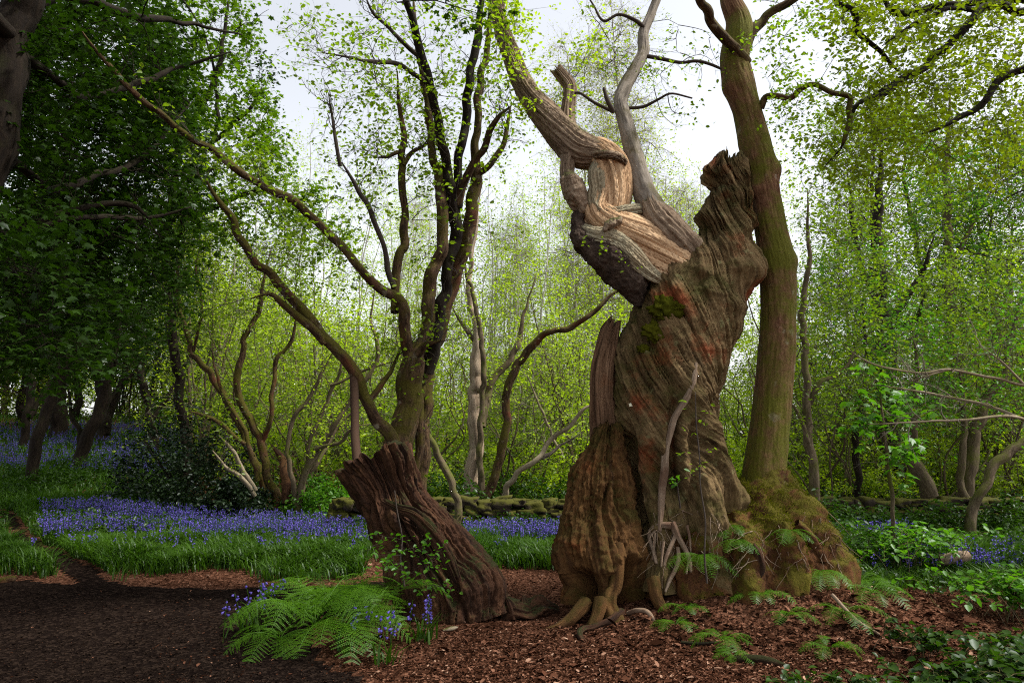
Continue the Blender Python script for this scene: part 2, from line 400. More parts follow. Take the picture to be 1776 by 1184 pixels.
M['greybranch'] = bark('grey_smooth_bark', [(.3, (.10, .085, .07)), (.5, (.22, .19, .155)), (.7, (.34, .30, .25))], 22, .3, moss=(.10, .085, .04), moss_at=(.56, .72), bump=.7, dist=.012)

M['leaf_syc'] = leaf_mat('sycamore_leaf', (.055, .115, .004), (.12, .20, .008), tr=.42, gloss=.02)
M['leaf_shade'] = leaf_mat('shade_darkened_leaf', (0.01248, 0.03192, 0.0032), (0.0273, 0.0608, 0.0056), tr=.32, gloss=.015)  # darker than leaf_syc: shade of the left crowns put into the leaf colour
M['leaf_cop'] = leaf_mat('fresh_leaf', (.13, .22, .010), (.23, .32, .02), tr=.5, gloss=.02)
M['leaf_yel'] = leaf_mat('yellow_green_leaf', (.20, .30, .012), (.37, .46, .026), trans=(1.5, 1.7, .5), tr=.5, gloss=.02)
M['leaf_mid'] = leaf_mat('mid_green_leaf', (.080, .14, .007), (.175, .24, .013), tr=.48, gloss=.02)
M['leaf_oak'] = leaf_mat('oak_leaf', (.12, .165, .008), (.225, .265, .014), tr=.5, gloss=.02)
M['leaf_birch'] = leaf_mat('birch_leaf', (.25, .28, .03), (.38, .40, .06), tr=.5, gloss=.02)
M['leaf_bright'] = leaf_mat('bright_green_leaf', (.045, .14, .008), (.10, .23, .014), tr=.45, gloss=.025)
M['leaf_holly'] = leaf_mat('holly_leaf', (.006, .015, .004), (.016, .032, .008), tr=.1, gloss=.03)
M['fern'] = leaf_mat('fern_frond', (.042, .120, .005), (.105, .225, .010), tr=.42, gloss=.02)
M['grass'] = leaf_mat('bluebell_leaf', (.022, .062, .005), (.060, .125, .010), tr=.35, gloss=.015)
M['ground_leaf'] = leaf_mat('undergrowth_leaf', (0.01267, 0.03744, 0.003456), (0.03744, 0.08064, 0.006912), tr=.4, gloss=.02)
M['bell'] = leaf_mat('bluebell_petal', (.085, .068, .36), (.20, .155, .56), trans=(1.1, 1.0, 1.3), tr=.35, gloss=.01)
def litter_mat():
    m, t = new_mat('dead_leaf'); out = node(t, "ShaderNodeOutputMaterial"); geo = node(t, "ShaderNodeNewGeometry")
    col = ramp(t, [(0, (.008, .0033, .002)), (.45, (.033, .0135, .0075)), (.82, (.085, .036, .021)), (.96, (.19, .093, .058)), (1, (.38, .24, .165))], geo.outputs['Random Per Island'])
    d = node(t, "ShaderNodeBsdfDiffuse"); t.links.new(col, d.inputs[0]); t.links.new(d.outputs[0], out.inputs[0]); return m
M['litter'] = litter_mat(); M['grit'] = leaf_mat('path_grit', (0.0036, 0.0024, 0.0018), (0.033, 0.0216, 0.0156), tr=0.0, gloss=.0)
M['moss'] = leaf_mat('moss_fuzz', (.045, .050, .005), (.14, .135, .012), tr=.3, gloss=0.0, clump=3.0)
M['tag'] = leaf_mat('cream_tag', (.72, .70, .50), (.74, .72, .52), tr=0.0)

def ground_mat(name, a, b, c, scale=3.0, bump=.7):
    m, t = new_mat(name); out = node(t, "ShaderNodeOutputMaterial"); bs = node(t, "ShaderNodeBsdfPrincipled", Roughness=.95)
    bs.inputs['Specular IOR Level'].default_value = 0.0
    ob = node(t, "ShaderNodeTexCoord").outputs['Object']
    n1 = tex(t, ob, scale, 8, .7); n2 = tex(t, ob, scale * 14, 6, .7)
    vo = node(t, "ShaderNodeTexVoronoi", Scale=scale * 16); t.links.new(ob, vo.inputs['Vector'])
    col = ramp(t, [(.32, a), (.5, b), (.68, c)], math_(t, 'ADD', math_(t, 'MULTIPLY', n1, .5), math_(t, 'MULTIPLY', n2, .5)))
    wn = node(t, "ShaderNodeTexWhiteNoise"); t.links.new(vo.outputs['Color'], wn.inputs['Vector'])
    col = mix(t, math_(t, 'MULTIPLY', ramp(t, [(.62, (0, 0, 0)), (.9, (1, 1, 1))], wn.outputs['Value']), .55), col, tuple(min(1, x * 2.1) for x in c))
    t.links.new(col, bs.inputs['Base Color'])
    bp = node(t, "ShaderNodeBump", Strength=bump, Distance=.03)
    t.links.new(math_(t, 'ADD', math_(t, 'MULTIPLY', n2, .7), math_(t, 'MULTIPLY', vo.outputs['Distance'], .6)), bp.inputs['Height']); t.links.new(bp.outputs[0], bs.inputs['Normal'])
    t.links.new(bs.outputs[0], out.inputs[0]); return m
M['soil'] = ground_mat('leaf_mould_soil', (.016, .007, .004), (.060, .026, .015), (.13, .062, .038), 2.6)
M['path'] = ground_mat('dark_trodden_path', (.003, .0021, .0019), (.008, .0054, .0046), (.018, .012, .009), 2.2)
M['stone'] = bark('wall_stone', [(.3, (0.0126, 0.008554, 0.006048)), (.5, (0.03528, 0.02519, 0.01728)), (.7, (0.06552, 0.0499, 0.03672))], 7, 1, moss=(0.05292, 0.05227, 0.005184), moss_at=(.46, .62), moss_up=.32, bump=.9, dist=.02, patch=1.4)

# ------------------------------------------------------------------ ground, path
def grid_sheet(xs, ys, dz=0.0):
    X, Y = np.meshgrid(xs, ys); Z = hill(X, Y) + dz
    return np.stack([X, Y, Z], -1).reshape(-1, 3), grid_faces(len(ys), len(xs), False)
s_ = np.linspace(-1, 1, 281); xs = 9 * s_ + 171 * s_ ** 5
t_ = np.linspace(0, 1, 281); ys = -30 + 32 * smooth(0, .18, t_) + 20 * t_ + 260 * np.maximum(0, t_ - .18) ** 4
V, Fq = grid_sheet(xs, np.sort(ys)); tag(build('ground', V, Fq, M['soil']), kind='structure')
# trodden path in front, on the left, and the narrow trail that leaves it
def blob_sheet(name, inside, x0, x1, y0, y1, st, dz, mat):
    xs = np.arange(x0, x1, st); ys = np.arange(y0, y1, st); X, Y = np.meshgrid(xs, ys)
    V, Fq = grid_sheet(xs, ys, dz); keep = inside(X, Y).ravel()
    Fq = Fq[keep[Fq].all(1)]; used = np.unique(Fq); mp = -np.ones(len(V), int); mp[used] = np.arange(len(used))
    return build(name, V[used], mp[Fq], mat)
def path_in(X, Y):
    n = fbm(np.stack([X * .8, Y * .8, 0 * X], -1), 4) * .55
    a = (Y < 9.0 + n) & (Y > 2.0) & (X < -1.35 - .42 * (Y < 6.3) * (Y - 6.3) + n)
    cx = -4.9 - .95 * (Y - 9.0); b = (np.abs(X - cx + n * .5) < .30 - .02 * (Y - 9)) & (Y >= 8.6) & (Y < 16)
    return a | b
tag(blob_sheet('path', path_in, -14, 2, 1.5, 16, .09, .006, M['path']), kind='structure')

# ------------------------------------------------------------------ the ancient chestnut
def sweep(rows, ns, nt_, disp, twist=0.0, jag=0.0, hollow=None, ratio=1.0, jag_freq=3.0, squash=1.0):
    """rows: (column, row, radius px, depth, depth ratio) -> one closed rough surface"""
    r = np.asarray(rows, float); C0 = P(r[:, 0], r[:, 1], r[:, 3])
    A = np.c_[C0, r[:, 2] * r[:, 3] / F, r[:, 4]]
    Q = catmull(A, nt_); C, R, q = Q[:, :3], np.maximum(Q[:, 3], .004), Q[:, 4]
    T = unit(np.gradient(C, axis=0))
    L = np.r_[0, np.cumsum(np.linalg.norm(np.diff(C, axis=0), axis=1))][:, None]
    front = np.array([0, -1.0, 0]); S = unit(np.cross(np.broadcast_to(front, T.shape), T)); S = np.where((np.ones(len(S)) > 0)[:, None], S, S)
    Fr = np.cross(T, S)
    ph = np.arange(ns)[None] * TAU / ns
    tw = twist(L) if callable(twist) else twist * L
    g = ph + tw
    base = C[:, None] + (R[:, None] * np.cos(ph))[..., None] * S[:, None] + (R[:, None] * q[:, None] * np.sin(ph))[..., None] * Fr[:, None]
    d = disp(ph + 0 * L, g, L + 0 * ph, base, R[:, None])
    nrm = unit(np.cos(ph)[..., None] * S[:, None] + np.sin(ph)[..., None] * Fr[:, None])
    V = base + nrm * d[..., None]
    u = np.linspace(0, 1, nt_)[:, None]
    if jag:
        z = fbm(np.stack([np.cos(g) * jag_freq, np.sin(g) * jag_freq, 0 * g], -1), 3) + .7 * np.abs(noise(np.stack([np.cos(g) * jag_freq * 4, np.sin(g) * jag_freq * 4, 0 * g + 5], -1)))
        V = V + T[:, None] * (jag * z * smooth(.78, 1.0, u))[..., None]
    Rm = float(R.mean())
    G = np.stack([np.cos(g) * Rm, np.sin(g) * Rm, L + 0 * g], -1)
    n_tot = nt_
    if hollow:
        depth, rr = hollow; m = 26
        k = np.clip((nt_ - 1 - np.linspace(0, depth * nt_, m)).astype(int), 0, nt_ - 1)
        sc = rr * (1 - .55 * np.linspace(0, 1, m) ** 2)
        mid = V[k].mean(1, keepdims=True)
        inner = mid + (V[k] - mid) * sc[:, None, None]
        V = np.concatenate([V, inner]); G = np.concatenate([G, G[k] * .9]); n_tot += m
    Vf = V.reshape(-1, 3); Fq = grid_faces(n_tot, ns)
    Vf = np.vstack([Vf, V[-1].mean(0)]); Gf = np.vstack([G.reshape(-1, 3), G[-1].mean(0)])
    e = (n_tot - 1) * ns; j = np.arange(ns)
    cap = np.stack([e + j, e + (j + 1) % ns, np.full(ns, n_tot * ns)], -1)
    return Vf, [Fq, cap], Gf, C

def ring(g, f, z, fz):  # noise coordinates that run round the trunk and along it
    return np.stack([np.cos(g) * f, np.sin(g) * f, z * fz], -1)
def cracks(g, L, f, fz, w=.16, o=0.0):
    n = fbm(ring(g, f, L, fz) + o, 3); return -np.clip(1 - np.abs(n) / w, 0, 1) ** 1.5
def bumps(Pt, items, Y):
    d = 0
    for px, py, rad, h in items:
        c = P(px, py, Y); d = d + h * np.exp(-((Pt[..., 0] - c[0]) ** 2 + (Pt[..., 2] - c[2]) ** 2) / (2 * (rad * Y / F) ** 2))
    return d

DC = 7.6
na_, nr_ = 0, 0
chest = thing('ancient_chestnut', P(1180, 1010, DC), 'ancient gnarled sweet chestnut with twisted hollow trunk and bare dead wood', 'tree')
def ridge_line(Pt, line, rad, hgt):
    p = catmull(np.c_[np.asarray(line, float), np.zeros(len(line))], 24)
    q = P(p[:, 0], p[:, 1], 7.0)[:, [0, 2]]; x = Pt[..., [0, 2]] + .04 * np.stack([fbm(Pt * 3, 2), fbm(Pt * 3 + 7, 2)], -1)
    d2 = np.full(Pt.shape[:-1], 9.0)
    for a, b in zip(q[:-1], q[1:]):
        ab = b - a; t = np.clip(((x - a) @ ab) / (ab @ ab), 0, 1); d2 = np.minimum(d2, ((x - a - t[..., None] * ab) ** 2).sum(-1))
    return hgt * np.exp(-d2 / (2 * (rad * 7.0 / F) ** 2))
FOOT = [([(1206, 640), (1190, 690), (1165, 740), (1157, 790), (1150, 850), (1145, 920)], 8, .05), ([(1216, 690), (1228, 760), (1236, 830), (1250, 900)], 15, .11), ([(1240, 740), (1258, 800), (1282, 850), (1318, 885)], 12, .10),
        ([(1192, 740), (1190, 800), (1188, 860), (1186, 920)], 9, .08), ([(1120, 760), (1118, 830), (1125, 900)], 12, .07), ([(1210, 800), (1214, 860), (1222, 920)], 7, .07), ([(1172, 700), (1172, 760), (1170, 850)], 7, -.13), ([(1080, 770), (1098, 820), (1110, 870), (1120, 905)], 12, -.24), ([(1206, 740), (1206, 800), (1204, 880)], 6, -.07)]
def disp_bole(ph, g, L, Pt, R):
    low = np.exp(-L / .75)                                        # buttress flutes near the foot
    fl = .14 * low * (np.cos(6 * g + 1.0) + .6 * np.cos(9 * g + 2.1))
    rightbark = smooth(.35, .9, np.cos(ph)) * np.ones_like(L)
    g = g + .09 * fbm(Pt * 1.5, 3) + .03 * fbm(Pt * 7, 2)
    d = fl + .055 * fbm(ring(g, 1.4, L, .8), 3) + .022 * fbm(ring(g, 5.5, L, 1.4), 3) + .026 * fbm(Pt * 8, 3) + .012 * fbm(Pt * 25, 3)
    open_ = np.maximum(smooth(.02, .40, fbm(Pt * 1.2 + 4, 2)), smooth(-.1, -.75, np.cos(ph)) * smooth(.6, 1.1, L) * smooth(3.0, 2.3, L))
    d = d + (.002 + .055 * open_) * cracks(g, L, 4.2, .42, .085) + (.001 + .032 * open_) * cracks(g, L, 9, .8, .11, 5) + .012 * cracks(g, L, 20, 2.4, .16, 9) + .03 * cracks(g, L, 1.9, .30, .035, 21)
    d = d + rightbark * (.045 * fbm(ring(g, 11, L, 4.0), 3) - .035 * np.abs(noise(ring(g, 15, L, 6.0))))
    front = smooth(-.2, .4, np.sin(ph))
    for line, rad, hgt in FOOT: d = d + front * ridge_line(Pt, line, rad, hgt)
    d = d + front * bumps(Pt, [(1150, 528, 20, .07), (1128, 575, 15, .045), (1255, 425, 16, .06), (1225, 445, 12, .045), (1196, 480, 12, .05), (1280, 400, 12, .06), (1172, 670, 7, .02), (1262, 345, 10, .05), (1098, 600, 8, -.03), (1240, 392, 8, .05), (1206, 452, 9, .05), (1200, 500, 7, -.05), (1270, 470, 9, .05), (1236, 520, 8, .035), (1262, 540, 10, .04), (1226, 420, 6, -.04), (1285, 350, 9, .05), (1256, 320, 7, .05), (1246, 300, 6, .05), (1150, 610, 7, .02), (1190, 580, 8, -.03)], DC)
    side = bumps(Pt, [(1302, 452, 18, .17), (1292, 480, 14, .09), (1222, 378, 11, .11), (1232, 308, 9, .11), (1292, 385, 9, .09), (1240, 350, 9, .04), (1290, 300, 9, .05)], DC)
    return d + side
rows = [(1190, 1010, 112, DC, .95), (1190, 960, 106, DC, .95), (1188, 900, 98, DC, .95), (1180, 850, 92, DC, .95), (1163, 800, 86, DC, .95), (1152, 760, 88, DC, .95), (1149, 720, 90, DC, .95),
        (1150, 680, 93, DC, .95), (1159, 640, 97, DC, .92), (1173, 600, 96, DC, .90), (1186, 565, 96, DC, .88), (1200, 530, 95, DC, .86), (1214, 498, 88, DC, .86), (1236, 465, 72, DC, .86),
        (1250, 430, 53, DC, .9), (1258, 395, 43, DC, .9), (1263, 360, 39, DC, .9), (1266, 330, 32, DC, .9), (1263, 305, 31, DC, .95), (1262, 290, 28, DC, 1.0), (1264, 280, 20, DC, 1.0)]
V, Fs, G, Cb = sweep(rows, 420, 420, disp_bole, twist=lambda L: 1.1 * np.maximum(0, L - .95) ** 1.35 + .15 * L, jag=.16, hollow=(.05, .7), jag_freq=3.5)
build('trunk', V, Fs, M['bole'], chest, G); bole_V = V.copy()

_W = lambda V: ((V[:, 1] * _cp + (V[:, 2] - EYE) * _sp), V)
def on_surf(Vs, px, py, lift=.0):
    v = Vs - np.array([0, 0, EYE]); dy = v[:, 1] * _cp + v[:, 2] * _sp; uu = v[:, 0] / dy * F + W_PX / 2; vv = H_PX / 2 - (-v[:, 1] * _sp + v[:, 2] * _cp) / dy * F
    d = (uu - px) ** 2 + (vv - py) ** 2; c = np.where(d < np.maximum(60, d.min() + 10))[0]
    return Vs[c[Vs[c, 1].argmin()]] + np.array([0, -lift, 0])
def surf_rows(Vs, rows, lift=0.0):  # (column, row, radius px) laid on a surface
    p = np.array([on_surf(Vs, a, b, lift) for a, b, _ in rows])
    for _k in range(2): p[1:-1] = .5 * p[1:-1] + .25 * (p[:-2] + p[2:])
    return p, np.array([r for _, _, r in rows]) * p[:, 1] / F
for px, py, r, hgt in ((1150, 528, 22, .026), (1128, 578, 16, .020), (1176, 536, 10, .018), (1140, 548, 9, .016), (1112, 600, 8, .014)):
    c = on_surf(bole_V, px, py); rr = r * c[1] / F
    th, fi = np.meshgrid(np.linspace(0, TAU, 48, endpoint=False), np.linspace(.02, math.pi - .02, 28)); d = np.stack([np.sin(fi) * np.cos(th), np.sin(fi) * np.sin(th), np.cos(fi)], -1)
    v = c + d * np.array([rr * 1.2, hgt * 1.1, rr * .8]) * (1 + 1.0 * fbm(d * 2.2 + px, 4) + .5 * fbm(d * 9, 3))[..., None]
    build('moss_cushion', v.reshape(-1, 3), grid_faces(28, 48), M['moss'], chest, v.reshape(-1, 3) * .4)
# flared shell of wood on the left of the foot
def disp_shell(ph, g, L, Pt, R):
    k = np.exp(-((L - .05) / .30) ** 2)
    g = g + .20 * fbm(Pt * 2.2, 3); op = smooth(-.1, .35, fbm(Pt * 2 + 2, 2))
    d = .07 * fbm(ring(g, 1.6, L, 1.2), 3) + .04 * fbm(Pt * 6, 4) + (.02 + .05 * op) * cracks(g, L, 3.2, .6, .08, 3) + (.008 + .025 * op) * cracks(g, L, 10, 1.4, .12, 8) + .015 * fbm(Pt * 18, 3)
    legs = .5 + .5 * np.cos(5 * ph - 1.2 + .8 * fbm(ring(ph, 1.0, L, .5), 2))
    d = d - k * .42 * (1 - legs) ** 1.4 * smooth(-.1, .3, np.sin(ph) + .3) + .04 * fbm(ring(g, 12, L, 5.0), 3) + .02 * fbm(Pt * 22, 2) + .05 * np.exp(-((L - .42) / .12) ** 2) * (1 + fbm(Pt * 7, 2))
    return d
rows = [(1052, 1046, 74, 7.25, .6), (1052, 1012, 72, 7.25, .65), (1050, 985, 74, 7.25, .68), (1046, 955, 75, 7.25, .68), (1044, 915, 69, 7.28, .62), (1044, 870, 59, 7.3, .6), (1046, 830, 54, 7.33, .6), (1048, 795, 40, 7.36, .6), (1053, 765, 26, 7.38, .6), (1056, 742, 15, 7.4, .6)]
V, Fs, G, _ = sweep(rows, 260, 220, disp_shell, twist=.25, jag=.10, jag_freq=3)
tag(build('buttress', V, Fs, M['buttress'], chest, G), 'flared red-brown buttress of rotting wood')
# splintered slab standing on it
def disp_slab(ph, g, L, Pt, R):
    return .018 * fbm(ring(g, 2.5, L, 1.5), 3) + .03 * cracks(g, L, 3.5, .35, .2, 2) + .010 * cracks(g, L, 9, .6, .2, 4)
rows = [(1052, 780, 26, 7.5, .7), (1047, 740, 24, 7.5, .7), (1044, 690, 22, 7.5, .7), (1046, 640, 22, 7.52, .7), (1052, 605, 20, 7.54, .7), (1057, 580, 17, 7.55, .7), (1062, 565, 12, 7.55, .7)]
V, Fs, G, _ = sweep(rows, 110, 160, disp_slab, twist=.15, jag=.12, jag_freq=3, hollow=(.06, .5))
tag(build('splintered_slab', V, Fs, M['slab'], chest, G), 'brown splintered slab of standing wood')

# lower limb: wide bare wood sweeping left
def disp_wood(ph, g, L, Pt, R):
    return .03 * fbm(ring(g, 1.6, L, 1.6), 3) + .030 * cracks(g, L, 4.0, .5, .14, 1) + .014 * cracks(g, L, 10, .8, .16, 6) + .006 * cracks(g, L, 24, 1.2, .2, 3)
rows = [(1215, 500, 40, 7.60, .9), (1170, 462, 50, 7.52, .9), (1128, 432, 50, 7.47, .9), (1090, 408, 44, 7.45, .9), (1056, 388, 36, 7.45, .95), (1036, 368, 30, 7.46, 1.0), (1042, 342, 30, 7.5, 1.0)]
V, Fs, G, _ = sweep(rows, 200, 200, disp_wood, twist=.5)
tag(build('limb', V, Fs, M['dead'], chest, G), 'bare pale brown twisted dead wood')
# middle panel of bare wood and the big limb that climbs left out of the picture
rows = [(1050, 392, 28, 7.5, .9), (1060, 355, 36, 7.5, .9), (1062, 320, 39, 7.5, .9), (1056, 288, 38, 7.5, .9), (1040, 266, 30, 7.52, .9), (1020, 256, 22, 7.55, .9)]
V, Fs, G, _ = sweep(rows, 180, 130, disp_wood, twist=.4)
tag(build('limb', V, Fs, M['dead'], chest, G), 'hollowed panel of bare pale wood')
def disp_bark(ph, g, L, Pt, R):
    return .018 * fbm(ring(g, 1.8, L, 2.0), 3) + .020 * cracks(g, L, 5, 1.0, .18, 2) + .012 * fbm(ring(g, 9, L, 3), 3) - .010 * np.abs(noise(ring(g, 14, L, 4.0)))
rows = [(1068, 282, 19, 7.5, 1), (1035, 268, 28, 7.52, 1), (1003, 258, 33, 7.55, 1), (975, 232, 30, 7.6, 1), (948, 203, 27, 7.65, 1), (922, 172, 22, 7.7, 1), (903, 138, 19, 7.75, 1), (888, 100, 17, 7.8, 1), (873, 60, 15, 7.85, 1), (864, 20, 13, 7.9, 1), (868, -25, 12, 7.95, 1), (858, -80, 10, 8, 1)]
V, Fs, G, C_limb = sweep(rows, 150, 320, disp_bark, twist=.6)
tag(build('limb', V, Fs, M['limb'], chest, G), 'rough brown bark limb climbing to the left')
# loop of wood on the left, rolled bark ridges, burrs, broken stub
def add_sweep(name, rows, mat, ns=90, n=120, disp=disp_bark, label=None, **k):
    V, Fs, G, C = sweep(rows, ns, n, disp, **k); o = build(name, V, Fs, mat, chest, G)
    if label: o['label'] = label
    return C
add_sweep('limb', [(984, 272, 14, 7.5, 1), (983, 300, 13, 7.48, 1), (990, 325, 15, 7.46, 1), (1002, 345, 14, 7.46, 1), (1022, 358, 13, 7.46, 1)], M['limb'], label='loop of wood bulging on the left')
add_sweep('limb', [(990, 248, 22, 7.62, 1), (984, 212, 16, 7.64, 1), (986, 180, 13, 7.66, 1), (988, 152, 13, 7.68, 1), (976, 134, 12, 7.7, 1), (966, 122, 11, 7.7, 1)], M['limb'], ns=100, n=120, disp=disp_slab, jag=.05, hollow=(.06, .5), label='short broken upright stub')
add_sweep('bark_ridge', [(1046, 268, 14, 7.46, .7), (1037, 300, 18, 7.38, .6), (1037, 325, 17, 7.36, .6), (1034, 348, 16, 7.35, .6), (1042, 363, 13, 7.34, .7), (1064, 368, 11, 7.33, .7), (1090, 365, 11, 7.34, .7), (1122, 362, 11, 7.40, .7)], M['ridge'], twist=1.2)
add_sweep('bark_ridge', [(1006, 396, 10, 7.38, .6), (1030, 407, 15, 7.28, .5), (1058, 413, 17, 7.25, .5), (1084, 428, 18, 7.24, .5), (1106, 452, 18, 7.24, .45), (1128, 474, 14, 7.26, .45), (1152, 490, 8, 7.32, .45)], M['ridge'], twist=1.2)
add_sweep('bark_ridge', [(1030, 270, 6, 7.36, 1), (1050, 268, 7, 7.28, 1), (1072, 272, 7, 7.27, 1), (1086, 283, 5, 7.35, 1)], M['limb'], twist=1.0)
def disp_burr(ph, g, L, Pt, R):
    return .05 * fbm(Pt * 6.0, 4) + .03 * np.abs(fbm(Pt * 15, 3))
add_sweep('burr', [(1000, 368, 6, 7.45, 1), (1003, 392, 16, 7.42, 1), (1016, 418, 24, 7.40, 1), (1046, 440, 30, 7.38, 1), (1076, 462, 34, 7.38, 1), (1096, 492, 28, 7.38, 1), (1106, 518, 14, 7.40, 1), (1112, 530, 5, 7.4, 1)], M['burr'], ns=160, n=150, disp=disp_burr, label='dark knobbly burr under the twisted limb')
add_sweep('burr', [(1078, 378, 4, 7.25, 1), (1066, 384, 8, 7.2, 1), (1052, 394, 6, 7.2, 1), (1047, 402, 3, 7.22, 1)], M['limb'], disp=disp_burr)
# the grey young branch that shoots up from the limb
add_sweep('burr', [(986, 296, 8, 7.44, 1), (990, 318, 17, 7.42, 1), (1000, 340, 20, 7.42, 1), (1014, 356, 14, 7.42, 1), (1024, 362, 6, 7.44, 1)], M['limb'], disp=disp_burr, label='brown knobbly burr on the left loop')
add_sweep('branch_collar', [(1230, 470, 14, 7.46, 1), (1200, 436, 25, 7.42, 1), (1168, 406, 29, 7.38, 1), (1142, 380, 28, 7.38, 1), (1128, 356, 22, 7.42, 1), (1120, 335, 14, 7.46, 1)], M['limb'], ns=90, n=120, disp=lambda ph, g, L, Pt, R: disp_bark(ph, g, L, Pt, R) + .5 * disp_burr(ph, g, L, Pt, R))
C_up = add_sweep('branch', [(1222, 462, 16, 7.5, 1), (1195, 432, 22, 7.45, 1), (1165, 405, 26, 7.42, 1), (1138, 374, 25, 7.42, 1), (1120, 338, 21, 7.45, 1), (1107, 300, 18, 7.48, 1), (1094, 250, 16, 7.5, 1), (1083, 208, 14, 7.55, 1), (1076, 178, 13, 7.6, 1), (1086, 148, 12, 7.65, 1), (1104, 115, 11, 7.7, 1), (1116, 88, 10, 7.75, 1), (1116, 55, 9, 7.8, 1), (1130, 22, 8, 7.85, 1), (1145, -20, 7.5, 7.9, 1), (1150, -70, 6, 8, 1)],
                M['greybranch'], ns=70, n=260, disp=lambda ph, g, L, Pt, R: .010 * fbm(ring(g, 2, L, 3), 3) + .006 * fbm(ring(g, 8, L, 8), 2))
# pale strand of root that runs down the front of the trunk
p_, r_ = surf_rows(bole_V, [(1210, 622, 2), (1203, 650, 5), (1192, 682, 6), (1177, 712, 5.5), (1165, 738, 6), (1159, 770, 5.5), (1155, 800, 6), (1152, 840, 6), (1150, 880, 5), (1148, 915, 3)], -.012)
p_[:, 1] = np.minimum(p_[:, 1], catmull(np.c_[p_, r_], len(p_))[:, 1]) - .01
V, Fs, G, _ = stem(p_, r_, sides=36, step=.012, rough=.25, lumps=.2, crook=.5)
tag(build('root', V, Fs, M['root'], chest, G), 'pale root strand clinging to the front of the trunk')
# shallow rooted collar that carries ferns and moss, joined to the neighbour's foot
V, Fq = [], None
na, nr = 260, 90
a = np.linspace(0, TAU, na, endpoint=False)[None]; s = np.linspace(0, 1, nr)[:, None]
cx, cyy = P(1330, 900, 7.7)[0], 7.6
c0x, c0y = cx - .42, 7.62
ux, uy = np.cos(a), np.sin(a)
rx = np.where(ux > 0, 1.10, .95); ry = np.where(uy > 0, .75, .84)
Rm_ = (np.abs(ux / rx) ** 2.6 + np.abs(uy / ry) ** 2.6) ** (-1 / 2.6)
rr = Rm_ * s
X = c0x + ux * rr; Y = c0y + uy * rr
flat_ = .90 - .12 * smooth(.2, -.9, ux * rr) ; side_ = np.clip(1 - s ** 4.2, 0, 1) ** .62
dm = np.hypot(X - cx, (Y - 7.68) * .9); cone = 1.62 - 1.22 * np.clip(dm - .17, 0, 9) ** .8 / .78
Z = np.maximum(.10 + flat_ * side_, .6 * cone + .4 * (.1 + flat_ * side_)) * (s < .999) + (s >= .999) * -.05
Z = np.minimum(Z, 1.42)
q = np.stack([X * 2.3, Y * 2.3, Z * 2.3], -1)
rad = .13 * fbm(q * .8, 4) + .07 * np.cos(a * 11 + 4 * fbm(q * .4, 2)) * smooth(.3, .7, s) + .06 * fbm(q * 3.5, 4) + .02 * np.abs(noise(q * 11))
fade = smooth(.12, .4, s)
X = X + ux * rad * fade; Y = Y + uy * rad * fade; Z = Z + (.11 * fbm(q * 1.6 + 9, 4) + .04 * fbm(q * 6, 3)) * smooth(0, .15, s)
V = np.stack([X, Y, Z], -1)
mound_V = V
mv = mound_V.reshape(-1, 3); both = np.vstack([mv, bole_V])
def hang(rows, lift=.03, mat='root', host=None, nm='root', rough=.3):
    p, r = surf_rows(both, rows, lift); V, Fs, G, _ = stem(p, r, sides=16, step=.012, rough=rough, lumps=.2); return build(nm, V, Fs, M[mat], host or chest, G)
for rows in ([(1160, 902, 6), (1138, 898, 5), (1120, 906, 5), (1114, 920, 5), (1122, 940, 4.5), (1132, 955, 4), (1134, 972, 2.5)], [(1162, 898, 6), (1168, 915, 6), (1176, 932, 5), (1188, 950, 4.5), (1198, 968, 4), (1203, 985, 2.5)],
             [(1176, 945, 3), (1174, 965, 4), (1166, 985, 4), (1160, 1000, 3.5), (1156, 1018, 2)], [(1172, 925, 3), (1158, 938, 3.5), (1150, 955, 3.5), (1152, 975, 2)], [(1145, 930, 2.2), (1143, 950, 2.2), (1141, 975, 1.5)], [(1188, 915, 2.4), (1192, 935, 2.2), (1188, 955, 1.5)],
             [(1185, 960, 2), (1184, 978, 2), (1190, 1000, 1.5)], [(1126, 925, 2), (1128, 948, 2), (1122, 970, 1.3)]): hang(rows)
def low_root(pts, parent, mat, nm='root'):  # roots that creep over the ground: x, y, lift, radius
    a = np.asarray(pts, float); p = np.c_[a[:, 0], a[:, 1], hill(a[:, 0], a[:, 1]) + a[:, 2]]
    V, Fs, G, _ = stem(p, a[:, 3], sides=20, step=.015, rough=.35, lumps=.3); return build(nm, V, Fs, mat, parent, G)
low_root([(.93, 7.10, .62, .05), (.93, 6.99, .40, .075), (.92, 6.93, .20, .075), (.91, 6.89, .05, .08), (.90, 6.85, -.04, .10)], chest, M['buttress'])
low_root([(.62, 7.00, .20, .06), (.52, 6.90, .08, .06), (.42, 6.80, .02, .045), (.30, 6.74, -.03, .03)], chest, M['buttress'])
low_root([(.74, 6.95, .22, .06), (.72, 6.86, .08, .06), (.68, 6.76, .01, .05), (.66, 6.66, -.04, .03)], chest, M['buttress'])
low_root([(1.22, 7.00, .26, .06), (1.26, 6.90, .10, .06), (1.33, 6.80, .03, .045), (1.42, 6.74, -.03, .03)], chest, M['buttress'])
low_root([(.95, 6.93, .06, .035), (.84, 6.80, .035, .034), (.70, 6.68, .03, .03), (.60, 6.50, .03, .026), (.56, 6.38, .025, .024), (.60, 6.26, -.02, .018)], chest, M['rot'])
low_root([(1.02, 6.92, .02, .018), (1.09, 6.82, .06, .022), (1.18, 6.74, .055, .022), (1.25, 6.66, -.02, .016)], chest, M['root'])
maple = thing('mossy_tree', (cx, cyy, hill(cx, cyy)), 'moss covered sycamore trunk growing straight beside the ancient chestnut', 'tree')
V = mound_V
